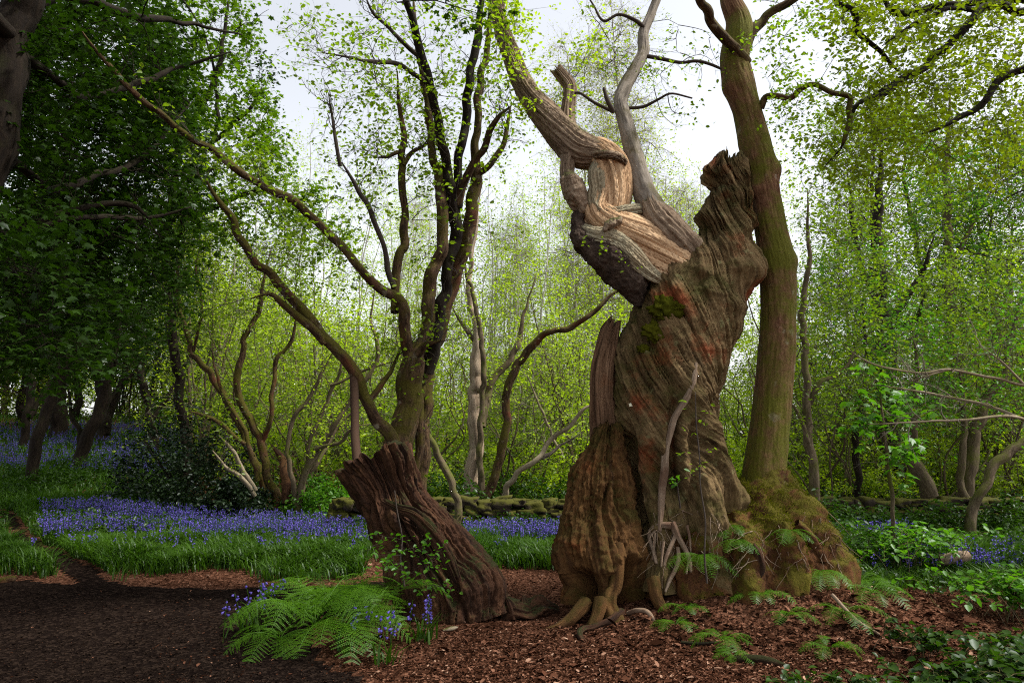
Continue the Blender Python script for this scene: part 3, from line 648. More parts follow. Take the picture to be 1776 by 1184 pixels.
tag(build('root_plate', V.reshape(-1, 3), grid_faces(nr, na), M['mound'], maple, V.reshape(-1, 3) * .5), 'mossy spreading root plate')
for rows in ([(1375, 900, 9), (1400, 930, 12), (1425, 965, 12), (1440, 1000, 8)], [(1300, 935, 5), (1318, 960, 8), (1330, 985, 9), (1318, 1003, 7), (1296, 1012, 5)], [(1345, 900, 8), (1352, 940, 10), (1366, 980, 9), (1375, 1010, 6)], [(1262, 925, 6), (1258, 955, 8), (1250, 985, 7)]): hang(rows, -.035, 'mound' if rows[0][0] != 1300 else 'rot', maple, rough=.5)
bag = Bag(); n_ = 150
pp = np.stack([rng.uniform(1120, 1460, n_), rng.uniform(880, 985, n_)], 1); st = np.array([on_surf(both, a, b, .0) for a, b in pp])
ln = rng.uniform(.06, .26, (n_, 1)); t5 = np.linspace(0, 1, 6)[None, :, None]
Q = st[:, None] + np.array([0, -.03, 0]) * t5 + np.array([0, 0, -1.0]) * (ln[:, None] * t5) + np.cumsum(rng.normal(size=(n_, 6, 3)) * .009, 1) * [1, .4, .6] + rng.normal(size=(n_, 1, 3)) * [.09, .02, 0] * t5
bag.add(*tubes(Q, rng.uniform(.0022, .006, (n_, 1)) * np.linspace(1, .4, 6), 5)); tag(bag.build('root_fringe', M['root'], maple), 'fringe of hanging reddish rootlets', kind='stuff')
tg = on_surf(bole_V, 1087, 702, .012); u_ = np.array([.017, 0, .003]); w_ = np.array([-.003, 0, .015])
tv = np.array([tg + sx * u_ + sz * w_ + np.array([0, dy, 0]) for dy in (-.006, .004) for sx, sz in ((-1, -1), (1, -1), (1, 1), (-1, 1))])
build('tree_tag', tv, np.array([[0, 1, 2, 3], [7, 6, 5, 4], [0, 4, 5, 1], [1, 5, 6, 2], [2, 6, 7, 3], [3, 7, 4, 0]]), M['tag'], chest, smooth_shade=False)

def fuzz(Vg, parent, n, need, length=.016):
    nr_, na_ = Vg.shape[:2]; du = np.roll(Vg, -1, 1) - Vg; dv = np.gradient(Vg, axis=0); N = unit(np.cross(du, dv)); N = np.where((N[..., 2:] < 0) & (np.arange(nr_)[:, None, None] < nr_ * .6), -N, N)
    v = Vg.reshape(-1, 3); nn = N.reshape(-1, 3); out = v - v.mean(0); nn = np.where(((nn * (out * [1, 1, .2])).sum(-1) < 0)[:, None], -nn, nn)
    w = (fbm(v * 2.4 + 3, 4) + nn[:, 2] * .45 > need); k = rng.choice(np.where(w)[0], n); b = v[k] + rng.normal(size=(n, 3)) * .012
    d = unit(nn[k] + rng.normal(size=(n, 3)) * .5) * length * rng.uniform(.5, 1.4, (n, 1)); s_ = unit(np.cross(d, rng.normal(size=(n, 3)))) * .0035
    T = np.stack([b - s_, b + s_, b + d], 1).reshape(-1, 3); tag(build('moss_fuzz', T, np.arange(3 * n).reshape(-1, 3), M['moss'], parent), kind='stuff')
fuzz(mound_V, maple, 60000, .12)
# ------------------------------------------------------------------ generic tree from hand-placed limbs
def tree(name, label, cat, limbs, bark_m, twig_m, leaf_m, fills=(), leaf=.06, group=None, base=None, twig_r=.007, lobed=False,
         sub=(5, .35), twigs=(4, .16), per=3, droop=.25, flat=.6, sag=.03, bare=0, parent=None, sides=12, step=.06, jit=.03, skew=.4, names=None, mats=None, leaf_t0=.15, spur=6, spur_len=.45):
    root = parent
    skel = []
    if root is None:
        p0 = px_stem(limbs[0])[0][0] if base is None else base
        root = thing(name, p0, label, cat, group)
    for i, rows in enumerate(limbs):
        pts, rad = px_stem(rows); rad = rad * np.r_[np.ones(len(rad) - 2), [.85, .35]]
        nm = names[i] if names else ('trunk' if i == 0 else 'branch')
        gz = float(hill(pts[0, 0], pts[0, 1]))
        if nm == 'trunk' and pts[0, 2] > gz - .05: pts = np.vstack([[pts[0, 0], pts[0, 1], gz - .15], pts]); rad = np.r_[rad[0] * 1.15, rad]   # foot in the soil
        V, Fs, G, C = stem(pts, rad, sides=sides, step=step, seed=i * 3.7 + len(limbs))
        build(nm, V, Fs, (mats or {}).get(i, bark_m), root, G)
        skel.append(C[int(len(C) * .25):])
    tw, lf = Bag(), []
    if spur:
        Qb = np.stack([catmull(c, 14) for c in skel]); Rb = np.full(Qb.shape[:2], twig_r * 1.0)
        Qs, Rs = sprout(Qb, Rb, spur, spur_len, r_scale=.9, K=7, t0=.25, up=.25, wander=.16); tw.add(*tubes(Qs, Rs, 5))
        Qt, Rt = sprout(Qs, Rs, 4, spur_len * .5, wander=.16); tw.add(*tubes(Qt, Rt, 4)); Qu, Ru = sprout(Qt, Rt, 2, spur_len * .28, K=4); tw.add(*tubes(Qu, Ru, 3))
        if per: lf.append(on_twigs(Qu, max(1, per // 2), jit))
    skel = np.vstack(skel)
    for tgt in fills:
        n1 = len(tgt)
        Q, R = reach(skel, tgt, twig_r, sag=sag, skew=skew); tw.add(*tubes(Q, R, 5))
        skel = np.vstack([skel, Q[:, 3:].reshape(-1, 3)])
        Q2, R2 = sprout(Q, R, sub[0], sub[1]); tw.add(*tubes(Q2, R2, 4))
        Q3, R3 = sprout(Q2, R2, twigs[0], twigs[1], K=4); tw.add(*tubes(Q3, R3, 3))
        if per: lf += [on_twigs(Q3, per, jit, leaf_t0), on_twigs(Q2, max(1, per // 2), jit, .4)]
    if bare:
        Q = skel[rng.integers(0, len(skel), bare)]
        Q, R = sprout(np.stack([Q, Q + rng.normal(size=Q.shape) * .1], 1), np.full((bare, 2), twig_r), 1, .7, K=6); tw.add(*tubes(Q, R, 4))
        Q2, R2 = sprout(Q, R, 4, .3); tw.add(*tubes(Q2, R2, 3))
    tw.build('twigs', twig_m, root)
    if lf:
        p = np.vstack(lf); z = np.full(len(p), leaf)
        V, Fs = (lobed_mesh(p, z, droop, flat) if lobed else leaf_mesh(p, z, droop, flat))
        build('crown', V, Fs, leaf_m, root)
    return root

# sparse shoots on the chestnut
def sprays(root, skel, tgt, leaf_m, twig_m, leaf=.05, twig_r=.004, sub=(4, .25), twigs=(3, .12), per=2, sag=.0, name='crown', jit=.02):
    tw, lf = Bag(), []
    Q, R = reach(skel, tgt, twig_r, sag=sag, wander=.16); tw.add(*tubes(Q, R, 5))
    Q2, R2 = sprout(Q, R, sub[0], sub[1]); tw.add(*tubes(Q2, R2, 4))
    Q3, R3 = sprout(Q2, R2, twigs[0], twigs[1], K=4); tw.add(*tubes(Q3, R3, 3))
    tw.build('twigs', twig_m, root)
    p = np.vstack([on_twigs(Q3, per, jit), on_twigs(Q2, 1, jit)])
    V, Fq = leaf_mesh(p, np.full(len(p), leaf)); build(name, V, Fq, leaf_m, root)
upper = C_limb[len(C_limb) // 3:]
sprays(chest, upper, np.vstack([in_poly([(845, 0), (905, 0), (935, 150), (960, 210), (900, 215), (870, 120)], 34, 7.4, 7.9), in_poly([(960, 20), (1060, 20), (1060, 200), (960, 200)], 14, 7.4, 8.6)]), M['leaf_yel'], M['twig'], leaf=.05)
sprays(chest, C_up[-130:], np.vstack([P([1025, 1050, 1245, 1180, 1210, 1010, 1160, 1230], [5, 60, 116, 40, 190, 120, 160, 60], 7.7), in_poly([(1020, 0), (1250, 0), (1240, 230), (1060, 230)], 18, 7.2, 8.4)]), M['leaf_cop'], M['twig'], leaf=.045, twig_r=.008, per=1)
for rows in ([(1117, 98, 7.75, 4), (1150, 103, 7.7, 3.6), (1185, 107, 7.65, 3), (1215, 106, 7.6, 3), (1250, 118, 7.6, 2.2)], [(1116, 52, 7.8, 4), (1100, 36, 7.75, 3.5), (1072, 24, 7.7, 3), (1048, 36, 7.7, 2.6), (1028, 8, 7.7, 2), (1015, -15, 7.7, 1.6)],
             [(1086, 188, 7.6, 3), (1115, 185, 7.5, 3), (1140, 172, 7.4, 2.5), (1165, 162, 7.3, 2), (1200, 170, 7.3, 1.5)], [(1060, 195, 7.55, 4), (1052, 178, 7.5, 4), (1046, 152, 7.5, 3)], [(1062, 195, 7.6, 3.2), (1030, 178, 7.6, 3), (1005, 160, 7.6, 2.6), (990, 165, 7.65, 2)]):
    V, Fs, G, _ = stem(*px_stem(rows), sides=8, step=.03); build('branch', V, Fs, M['twig'], chest, G)
sprays(chest, P([1030, 1060, 1090], [410, 430, 445], 7.2), P([1015, 1035, 1050, 1078, 1090], [420, 455, 430, 450, 470], 7.05), M['leaf_cop'], M['twig'], leaf=.04, sub=(2, .1), twigs=(2, .06), per=1)
# ------------------------------------------------------------------ the mossy sycamore
def disp_maple(ph, g, L, Pt, R):
    return .012 * fbm(ring(g, 1.6, L, 1.6), 3) + .008 * fbm(ring(g, 8, L, 5), 3) + bumps(Pt, [(1350, 295, 12, .05), (1262, 150, 12, .03), (1300, 330, 10, .03), (1370, 455, 12, .025)], 7.7)
rows = [(1332, 920, 58, 7.7, 1), (1330, 870, 46, 7.7, 1), (1328, 830, 39, 7.7, 1), (1328, 800, 35, 7.7, 1), (1334, 750, 33, 7.7, 1), (1339, 700, 32, 7.7, 1), (1344, 650, 31, 7.7, 1), (1349, 600, 31, 7.7, 1), (1350, 550, 30, 7.7, 1), (1350, 500, 30.5, 7.7, 1), (1346, 450, 31, 7.7, 1),
        (1337, 400, 28, 7.7, 1), (1329, 350, 26, 7.7, 1), (1320, 300, 28, 7.7, 1), (1309, 250, 28, 7.7, 1), (1298, 200, 25, 7.7, 1), (1283, 150, 27, 7.7, 1), (1274, 105, 26, 7.7, 1), (1281, 65, 26, 7.7, 1), (1280, 35, 22, 7.7, 1), (1268, 5, 19, 7.7, 1), (1262, -40, 17, 7.75, 1), (1258, -100, 15, 7.8, 1)]
V, Fs, G, C_map = sweep(rows, 150, 420, disp_maple, twist=.2); build('trunk', V, Fs, M['maple'], maple, G)
C_mb = []
for rows in ([(1284, 110, 7.68, 9), (1270, 85, 7.55, 10), (1256, 60, 7.45, 10), (1240, 38, 7.35, 9), (1224, 15, 7.25, 9), (1208, -15, 7.1, 8), (1190, -60, 7, 7)], [(1280, 82, 7.72, 9), (1296, 58, 7.7, 12), (1308, 45, 7.68, 11), (1325, 32, 7.66, 9), (1345, 18, 7.64, 8), (1375, -8, 7.6, 7.5), (1410, -50, 7.5, 7)],
             [(1312, 188, 7.65, 6), (1322, 170, 7.6, 6), (1345, 165, 7.5, 5.5), (1374, 167, 7.45, 5.5), (1394, 153, 7.4, 5), (1410, 145, 7.35, 5), (1436, 155, 7.3, 5), (1470, 162, 7.3, 5), (1470, 185, 7.3, 4.6), (1475, 207, 7.3, 4.4), (1466, 230, 7.3, 3.6), (1462, 250, 7.3, 3)]):
    V, Fs, G, C = stem(*px_stem(rows), sides=16, step=.03); build('branch', V, Fs, M['coppice'], maple, G); C_mb.append(C)
sprays(maple, np.vstack(C_mb), np.vstack([in_poly([(1320, 0), (1480, 0), (1500, 200), (1470, 330), (1330, 240)], 46, 7.0, 8.2), P([1365, 1330, 1310], [100, 230, 70], 7.2)]), M['leaf_cop'], M['twig'], leaf=.05, twig_r=.006, per=2)

# ------------------------------------------------------------------ leaning hollow stump
stump = thing('hollow_stump', P(785, 1045, 7.25), 'leaning hollow rotten tree stump with jagged top, dark red-brown', 'tree stump')
def disp_stump(ph, g, L, Pt, R):
    d = .045 * fbm(ring(g, 1.3, L, .9), 3) + .03 * fbm(ring(g, 5, L, 1.2), 3) + .070 * cracks(g + .3 * fbm(Pt * 1.8, 2), L, 2.2, .45, .10, 4) + .035 * cracks(g + .2 * fbm(Pt * 3, 2), L, 5.5, .9, .12, 7) + .014 * cracks(g, L, 15, 2.0, .2, 2) + .035 * fbm(Pt * 6, 4) + .014 * fbm(Pt * 20, 3)
    d = d + bumps(Pt, [(700, 900, 22, .06), (840, 1010, 24, .06), (610, 800, 16, .03), (745, 940, 14, .04)], 7.0) * smooth(-.2, .4, np.sin(ph))
    d = d + bumps(Pt, [(665, 835, 22, -.13), (690, 980, 30, -.12), (655, 800, 12, -.08)], 7.0) * smooth(0, .5, np.sin(ph))
    return d
rows = [(792, 1075, 92, 7.2, .62), (785, 1040, 92, 7.2, .62), (768, 1005, 88, 7.2, .62), (745, 965, 80, 7.2, .62), (722, 930, 72, 7.2, .62), (702, 900, 64, 7.2, .65), (686, 870, 58, 7.2, .7), (672, 840, 60, 7.2, .75), (660, 815, 66, 7.2, .8), (650, 795, 68, 7.2, .85)]
V, Fs, G, _ = sweep(rows, 320, 260, disp_stump, twist=-.25, jag=.10, jag_freq=1.5, hollow=(.5, .80)); tag(build('shell', V, Fs, M['rot'], stump, G))
rows = [(664, 868, 4, 6.86, .6), (690, 882, 8, 6.80, .6), (718, 892, 11, 6.77, .6), (748, 922, 13, 6.75, .6), (772, 960, 13, 6.74, .6), (790, 1000, 9, 6.74, .6), (800, 1030, 4, 6.78, .6)]
V, Fs, G, _ = sweep(rows, 50, 160, disp_slab, twist=.3); tag(build('wood_ridge', V, Fs, M['rot'], stump, G), 'splintered ridge of wood')
def remnant(pts, rr, nm):
    V, Fs, G, _ = stem(pts, rr, sides=40, step=.015, rough=.75, lumps=.5, twist=2.0, seed=3.3); build(nm, V, Fs, M['rot'], stump, G)
g_ = lambda x, y, z: (x, y, float(hill(x, y)) + z)
remnant([g_(-.10, 7.2, .06), g_(.02, 7.16, .08), g_(.14, 7.18, .05), g_(.25, 7.24, .07), g_(.36, 7.3, .03), g_(.46, 7.36, .0)], [.14, .10, .09, .11, .07, .03], 'rotten_fragment')
remnant([g_(.10, 7.16, .02), g_(.10, 7.17, .12), g_(.11, 7.18, .20)], [.06, .05, .015], 'rotten_fragment')
remnant([g_(-.02, 7.1, .02), g_(-.03, 7.11, .12), g_(-.05, 7.12, .19)], [.07, .05, .02], 'rotten_fragment')
post = tag(build('wooden_prop', *[x for x in stem(*px_stem([(622, 835, 7.22, 8), (619, 800, 7.38, 8), (616, 760, 7.55, 8), (615, 720, 7.70, 7.5), (614, 686, 7.82, 7.5), (613, 652, 7.93, 7)]), sides=8, step=.05, rough=.05, lumps=.03, twist=0, crook=.1)[:2]], M['post']), 'straight brown wooden post rising from the hollow stump to prop the leaning mossy stem', 'post')

# ------------------------------------------------------------------ the many-stemmed tree behind the stump
D = 8.3
cop_limbs = [
    [(700, 905, D, 34), (692, 850, D, 27), (690, 790, D, 23), (698, 725, D, 22), (712, 660, D, 22), (722, 620, D, 20), (735, 590, D, 12)],
    [(716, 625, D, 11.2), (705, 580, D - .1, 10.3), (697, 548, D - .2, 10.3), (684, 525, D - .25, 9.46), (640, 485, D - .4, 8.17), (590, 432, D - .6, 7.74), (540, 380, D - .8, 7.31), (495, 342, D - 1, 7.31), (450, 318, D - 1.1, 6.88), (410, 290, D - 1.3, 6.45), (360, 255, D - 1.4, 6.02), (300, 215, D - 1.5, 5.59), (240, 165, D - 1.6, 5.16), (200, 125, D - 1.7, 4.3), (170, 90, D - 1.8, 3.87), (140, 50, D - 1.9, 3.01)],
    [(722, 615, D - .05, 10.3), (737, 570, D, 11.2), (746, 490, D, 12), (762, 445, D, 11.2), (768, 380, D, 10.3), (764, 320, D, 9.46), (756, 270, D, 7.74), (747, 220, D, 6.88), (738, 162, D, 6.02), (727, 95, D, 5.16), (720, 40, D, 4.3), (716, -10, D, 3.44)],
    [(742, 640, D + .1, 10.3), (757, 560, D + .1, 11.2), (777, 470, D + .1, 10.3), (785, 400, D + .1, 10.3), (789, 350, D + .1, 11.2), (778, 300, D, 8.6), (766, 245, D - .1, 8.6), (757, 180, D - .2, 7.74), (742, 110, D - .3, 7.74), (722, 45, D - .4, 7.31), (700, -10, D - .5, 6.88), (680, -60, D - .6, 6.02)],
    [(788, 355, D + .1, 7.74), (797, 310, D + .05, 7.74), (801, 250, D, 7.74), (809, 195, D, 7.74), (814, 140, D, 7.31), (824, 80, D, 6.88), (834, 20, D, 6.45), (840, -40, D, 6.02)],
    [(789, 352, D + .1, 6.88), (808, 305, D, 6.88), (832, 268, D - .1, 6.02), (850, 232, D - .2, 5.59), (868, 205, D - .3, 4.3), (888, 183, D - .3, 3.01)],
    [(722, 1016, D + .35, 17), (722, 860, D + .35, 15.5), (728, 790, D + .35, 13.8), (738, 700, D + .35, 12.9), (752, 610, D + .35, 12.9), (776, 520, D + .35, 12.9), (800, 440, D + .35, 12), (817, 370, D + .35, 11.2), (827, 310, D + .35, 10.3), (829, 250, D + .35, 7.74), (832, 180, D + .35, 6.88), (842, 100, D + .35, 6.02), (850, 30, D + .35, 5.16), (853, -30, D + .35, 4.3)],
    [(826, 312, D + .35, 6.88), (845, 292, D + .3, 6.02), (864, 268, D + .3, 5.16), (874, 238, D + .3, 4.3), (882, 200, D + .3, 3.44), (886, 185, D + .3, 2.58)],
    [(690, 548, D - .15, 6.88), (686, 480, D, 7.74), (697, 420, D, 7.74), (700, 370, D, 6.88), (695, 320, D, 6.88), (693, 275, D, 6.02), (698, 225, D, 5.16), (692, 170, D, 3.44), (688, 120, D, 2.58)],
    [(686, 500, D - .1, 5.16), (676, 465, D - .2, 4.73), (665, 420, D - .3, 4.3), (642, 372, D - .4, 4.3), (612, 315, D - .5, 3.87), (594, 282, D - .6, 3.44)],
    [(690, 268, D, 4.3), (675, 273, D - .1, 4.3), (654, 273, D - .2, 3.01)],
    [(700, 290, D, 4.3), (718, 266, D + .05, 4.3), (745, 246, D + .1, 3.44)],
    [(738, 146, D, 4.3), (715, 130, D - .2, 4.3), (690, 112, D - .3, 3.87), (650, 108, D - .5, 3.44), (615, 102, D - .7, 2.75), (560, 92, D - .9, 2.06)],
    [(727, 100, D, 4.3), (700, 75, D - .2, 3.96), (672, 48, D - .3, 3.61), (648, 25, D - .5, 3.01), (632, -10, D - .6, 2.58)],
    [(590, 288, D - .55, 3.44), (580, 235, D - .6, 3.1), (575, 200, D - .6, 2.58), (569, 160, D - .6, 1.72)],
    [(683, 780, D - .2, 11), (660, 735, D - .25, 11), (637, 690, D - .3, 10.2), (612, 645, D - .35, 9.86), (580, 602, D - .35, 9.52), (545, 560, D - .35, 9.18), (512, 525, D - .4, 8.76), (478, 490, D - .4, 8.04), (445, 462, D - .4, 7.31), (420, 420, D - .45, 6.94), (400, 375, D - .5, 5.85), (378, 345, D - .5, 5.12), (355, 310, D - .6, 3.65)],
    [(560, 592, D - .4, 6.88), (535, 562, D - .5, 6.88), (500, 530, D - .55, 6.02), (470, 510, D - .6, 4.3), (435, 518, D - .7, 2.58)],
    [(709, 1020, D + .15, 11), (705, 820, D + .15, 9.46), (712, 740, D + .15, 9.46), (722, 660, D + .15, 9.46), (745, 580, D + .15, 6.88), (775, 500, D + .1, 6.02), (800, 468, D + .1, 3.44)],
    [(719, 1020, D + .2, 9), (718, 860, D + .2, 7.74), (722, 790, D + .2, 6.88), (730, 700, D + .2, 6.88), (733, 640, D + .2, 7.74), (735, 600, D + .2, 6.88)],
    [(725, 615, D - .1, 7.74), (740, 600, D - .2, 6.88), (768, 590, D - .3, 2.58)],
    [(640, 690, D - .2, 5.16), (665, 660, D - .1, 4.3), (682, 640, D, 3.87), (700, 595, D + .2, 3.44)],
]
fills = [np.vstack([in_poly([(480, 40), (640, 0), (880, 0), (880, 160), (720, 200), (560, 150)], 44, 7.2, 8.8), in_poly([(560, 170), (900, 170), (880, 360), (700, 400), (590, 420)], 28, 7.4, 8.8),
                    in_poly([(470, 420), (560, 360), (690, 540), (620, 560)], 22, 7.3, 8.4), in_poly([(640, 540), (760, 540), (760, 660), (680, 660)], 4, 7.6, 8.2)]),
         np.vstack([in_poly([(480, 40), (640, 0), (880, 0), (880, 160), (700, 280), (560, 250)], 90, 7.2, 9.0), in_poly([(560, 250), (900, 200), (880, 420), (700, 480), (590, 470)], 50, 7.2, 9.0), in_poly([(330, 230), (430, 260), (600, 430), (520, 420), (400, 330)], 40, 6.6, 7.8)])]
tree('coppiced_tree', 'many-stemmed tree fanning out behind the leaning stump, sparse fresh leaves', 'tree', cop_limbs, M['coppice'], M['twig'], M['leaf_cop'], fills, leaf=.055, twig_r=.006, sub=(4, .35), twigs=(3, .16), per=1, step=.04, sides=16, sag=.04,
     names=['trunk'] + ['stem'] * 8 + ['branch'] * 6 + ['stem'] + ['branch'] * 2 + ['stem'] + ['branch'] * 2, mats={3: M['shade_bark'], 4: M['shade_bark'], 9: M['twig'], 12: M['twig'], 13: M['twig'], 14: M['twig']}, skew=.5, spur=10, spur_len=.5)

# ------------------------------------------------------------------ big shady sycamore on the left, its crown extended overhead for shade
D = 6.0
syc_limbs = [
    [(-330, 1010, D, 60), (-240, 760, D, 52), (-140, 520, D, 46), (-50, 330, D, 42), (12, 180, D, 38), (20, 90, D, 34), (25, 20, D, 32), (50, -80, D, 26), (90, -260, D, 18)],
    [(-20, 250, D, 16), (30, 290, D + .4, 9), (90, 330, D + .9, 7), (180, 300, D + 1.6, 6), (260, 260, D + 2.2, 5), (330, 180, D + 2.8, 4)],
    [(-80, 420, D, 14), (0, 405, D + .3, 6.5), (60, 385, D + .5, 6.5), (120, 366, D + .6, 6), (190, 355, D + .8, 5.5), (232, 360, D + .9, 5), (256, 378, D + 1.0, 4)],
    [(-60, 380, D, 14), (40, 400, D + .6, 6), (140, 378, D + 1.0, 5), (240, 380, D + 1.6, 4.5), (330, 360, D + 2, 3.5)],
    [(20, 80, D, 14), (80, 130, D + .3, 8), (130, 170, D + .8, 7), (210, 160, D + 1.4, 6), (300, 120, D + 2.0, 5), (400, 90, D + 2.4, 4)],
    [(30, 10, D, 14), (140, 0, D + .6, 9), (240, 30, D + 1.2, 7), (330, 40, D + 1.8, 5), (420, 60, D + 2.4, 4)],
    [(-120, 470, D, 14), (-20, 480, D - .3, 8), (40, 470, D - .6, 6), (90, 490, D - .8, 4)],
    [(-160, 560, D, 12), (-60, 580, D - .2, 7), (20, 560, D - .4, 5), (80, 570, D - .5, 3.5)],
    [(40, -60, D, 18), (120, -220, D - .8, 12), (240, -420, D - 1.6, 8), (420, -650, D - 2.4, 6)],
    [(20, 60, D, 16), (-120, -60, D - 1, 12), (-260, -220, D - 2, 9), (-300, -420, D - 3, 7)],
]
poly_top = [(0, 0), (290, 0), (300, 120), (330, 260), (360, 420), (0, 500)]
fills = [np.vstack([in_poly(poly_top, 110, 8.0, 11.5), in_poly([(0, 0), (200, 0), (150, 300), (0, 400)], 14, 6.0, 8), in_poly([(0, 400), (150, 420), (160, 600), (0, 640)], 16, 4.6, 6.2)]),
         np.vstack([in_poly(poly_top, 250, 8.0, 12), in_poly([(0, 0), (260, 0), (200, 300), (0, 400)], 26, 6.0, 8), in_poly([(0, 420), (300, 420), (330, 590), (130, 640), (0, 640)], 90, 8, 12.0), in_poly([(0, 400), (130, 420), (140, 610), (0, 640)], 22, 4.6, 6.0)]),
         np.vstack([rng.uniform((-7.5, -4.0, 5.6), (0.4, 7.0, 9.5), (360, 3)), rng.uniform((-2.5, -6, 6.2), (3, 2.0, 9.5), (130, 3)), rng.uniform((-9, 3, 3.6), (-5.0, 10, 8), (160, 3)), rng.uniform((-15, 9, 6.5), (-5, 17, 10), (230, 3))])]  # overhead crown added, mostly out of view, to darken the foreground and left slope
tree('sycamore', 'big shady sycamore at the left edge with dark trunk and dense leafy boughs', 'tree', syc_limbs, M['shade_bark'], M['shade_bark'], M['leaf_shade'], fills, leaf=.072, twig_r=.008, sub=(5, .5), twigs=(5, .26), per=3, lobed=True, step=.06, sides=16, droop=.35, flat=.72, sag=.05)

D = 13.2
tree('field_maple', 'lighter green tree whose leafy crown fills the gap between the shady sycamore and the sky', 'tree', [
    [(322, 880, D + 2.8, 9), (318, 760, D + 2.8, 8.5), (306, 640, D + 2.6, 8), (296, 520, D + 2.2, 7.5), (292, 420, D + 1.4, 7), (300, 320, D + .7, 6), (330, 220, D, 5.5), (372, 140, D, 4.5), (390, 60, D, 4), (400, -30, D, 3)],
    [(292, 430, D + 1.4, 5), (330, 375, D + .6, 4.5), (400, 345, D, 4), (470, 330, D - .2, 3.5), (530, 350, D - .3, 2.5)],
    [(310, 300, D + .5, 5), (345, 265, D, 4.5), (379, 240, D, 4), (430, 190, D - .2, 3.5), (455, 150, D - .2, 2.5)],
    [(372, 250, D, 3.5), (378, 205, D, 3.5), (376, 150, D, 3), (366, 100, D, 2.5), (350, 40, D, 2)], [(378, 240, D, 3), (355, 200, D + .2, 2.5), (340, 160, D + .2, 2)], [(335, 215, D, 4), (300, 130, D + .2, 3.5), (290, 50, D + .3, 2.5)]],
    M['shade_bark'], M['shade_bark'], M['leaf_syc'],
    [in_poly([(250, 0), (405, 0), (450, 60), (465, 180), (500, 290), (560, 400), (420, 420), (300, 420), (270, 200)], 75, D - 1, D + 1.6), in_poly([(250, 0), (405, 0), (450, 60), (465, 180), (500, 290), (560, 400), (420, 420), (300, 420), (270, 200)], 130, D - 1.2, D + 2), in_poly([(430, 100), (520, 260), (620, 430), (580, 470), (450, 420)], 26, D - 1, D)],
    leaf=.09, twig_r=.007, sub=(4, .45), twigs=(3, .24), per=3, lobed=True, step=.08, sides=10, droop=.35, flat=.7)

# ------------------------------------------------------------------ oak whose boughs hang in from the top right
D = 7.8
oak_limbs = [
    [(2050, 1010, D - .5, 60), (2010, 700, D - .5, 50), (1980, 400, D - .5, 46), (1940, 150, D - .5, 40), (1900, 10, D - .4, 30), (1860, -140, D - .4, 22), (1800, -300, D - .4, 14)],
    [(1905, 20, D - .4, 16), (1830, 8, D, 9), (1776, 14, D, 8), (1706, 10, D, 8), (1682, 40, D, 7.5), (1655, 66, D, 7), (1628, 92, D, 6.5), (1599, 117, D, 6.5), (1558, 137, D, 6), (1528, 167, D - .1, 5), (1498, 175, D - .2, 4), (1472, 188, D - .3, 3)],
    [(1880, -40, D - .4, 14), (1780, -10, D + .1, 8), (1705, 2, D + .2, 7), (1629, 10, D + .2, 7), (1574, 20, D + .2, 7), (1545, 8, D + .2, 6), (1530, -20, D + .2, 5)],
    [(1870, -100, D - .4, 12), (1640, -80, D, 8), (1480, -40, D - .2, 6.5), (1455, 2, D - .2, 6), (1482, 20, D - .2, 5.5), (1497, 60, D - .1, 5), (1528, 92, D, 5), (1558, 124, D, 4.5)],
    [(1950, 200, D - .5, 16), (1850, 130, D - .1, 8), (1776, 122, D, 7), (1736, 139, D, 6.5), (1705, 177, D, 6), (1665, 200, D, 5), (1629, 223, D, 4), (1599, 233, D, 3.2)],
    [(1700, 20, D, 5), (1660, 14, D - .1, 4.5), (1610, 30, D - .2, 4), (1560, 60, D - .2, 3.4), (1530, 80, D - .2, 2.6)],
    [(1558, 137, D, 4.5), (1520, 165, D + .1, 4), (1490, 180, D + .1, 3.6), (1476, 205, D + .1, 3.4), (1462, 248, D + .1, 3), (1430, 290, D + .1, 2)],
    [(1860, -140, D - .4, 14), (1700, -260, D - 1.5, 10), (1500, -420, D - 2.5, 8), (1300, -560, D - 3.2, 6)],
]
poly = [(1450, 0), (1776, 0), (1776, 330), (1640, 300), (1480, 320), (1400, 280), (1480, 160)]
fills = [np.vstack([in_poly(poly, 60, 7.2, 8.8), in_poly([(1420, 0), (1560, 0), (1560, 60), (1450, 60)], 10, 7.2, 8.4)]), in_poly(poly, 130, 7.0, 9.2), rng.uniform((1.8, -5, 6.5), (9, 6.4, 10), (330, 3))]  # last fill: unseen crown overhead, added to shade the right side
tree('oak_tree', 'oak at the right edge with dark crooked boughs and yellow-green spring leaves', 'tree', oak_limbs, M['shade_bark'], M['twig'], M['leaf_oak'], fills, leaf=.06, twig_r=.006, sub=(5, .4), twigs=(4, .18), per=2, step=.05, sides=14, sag=.03)

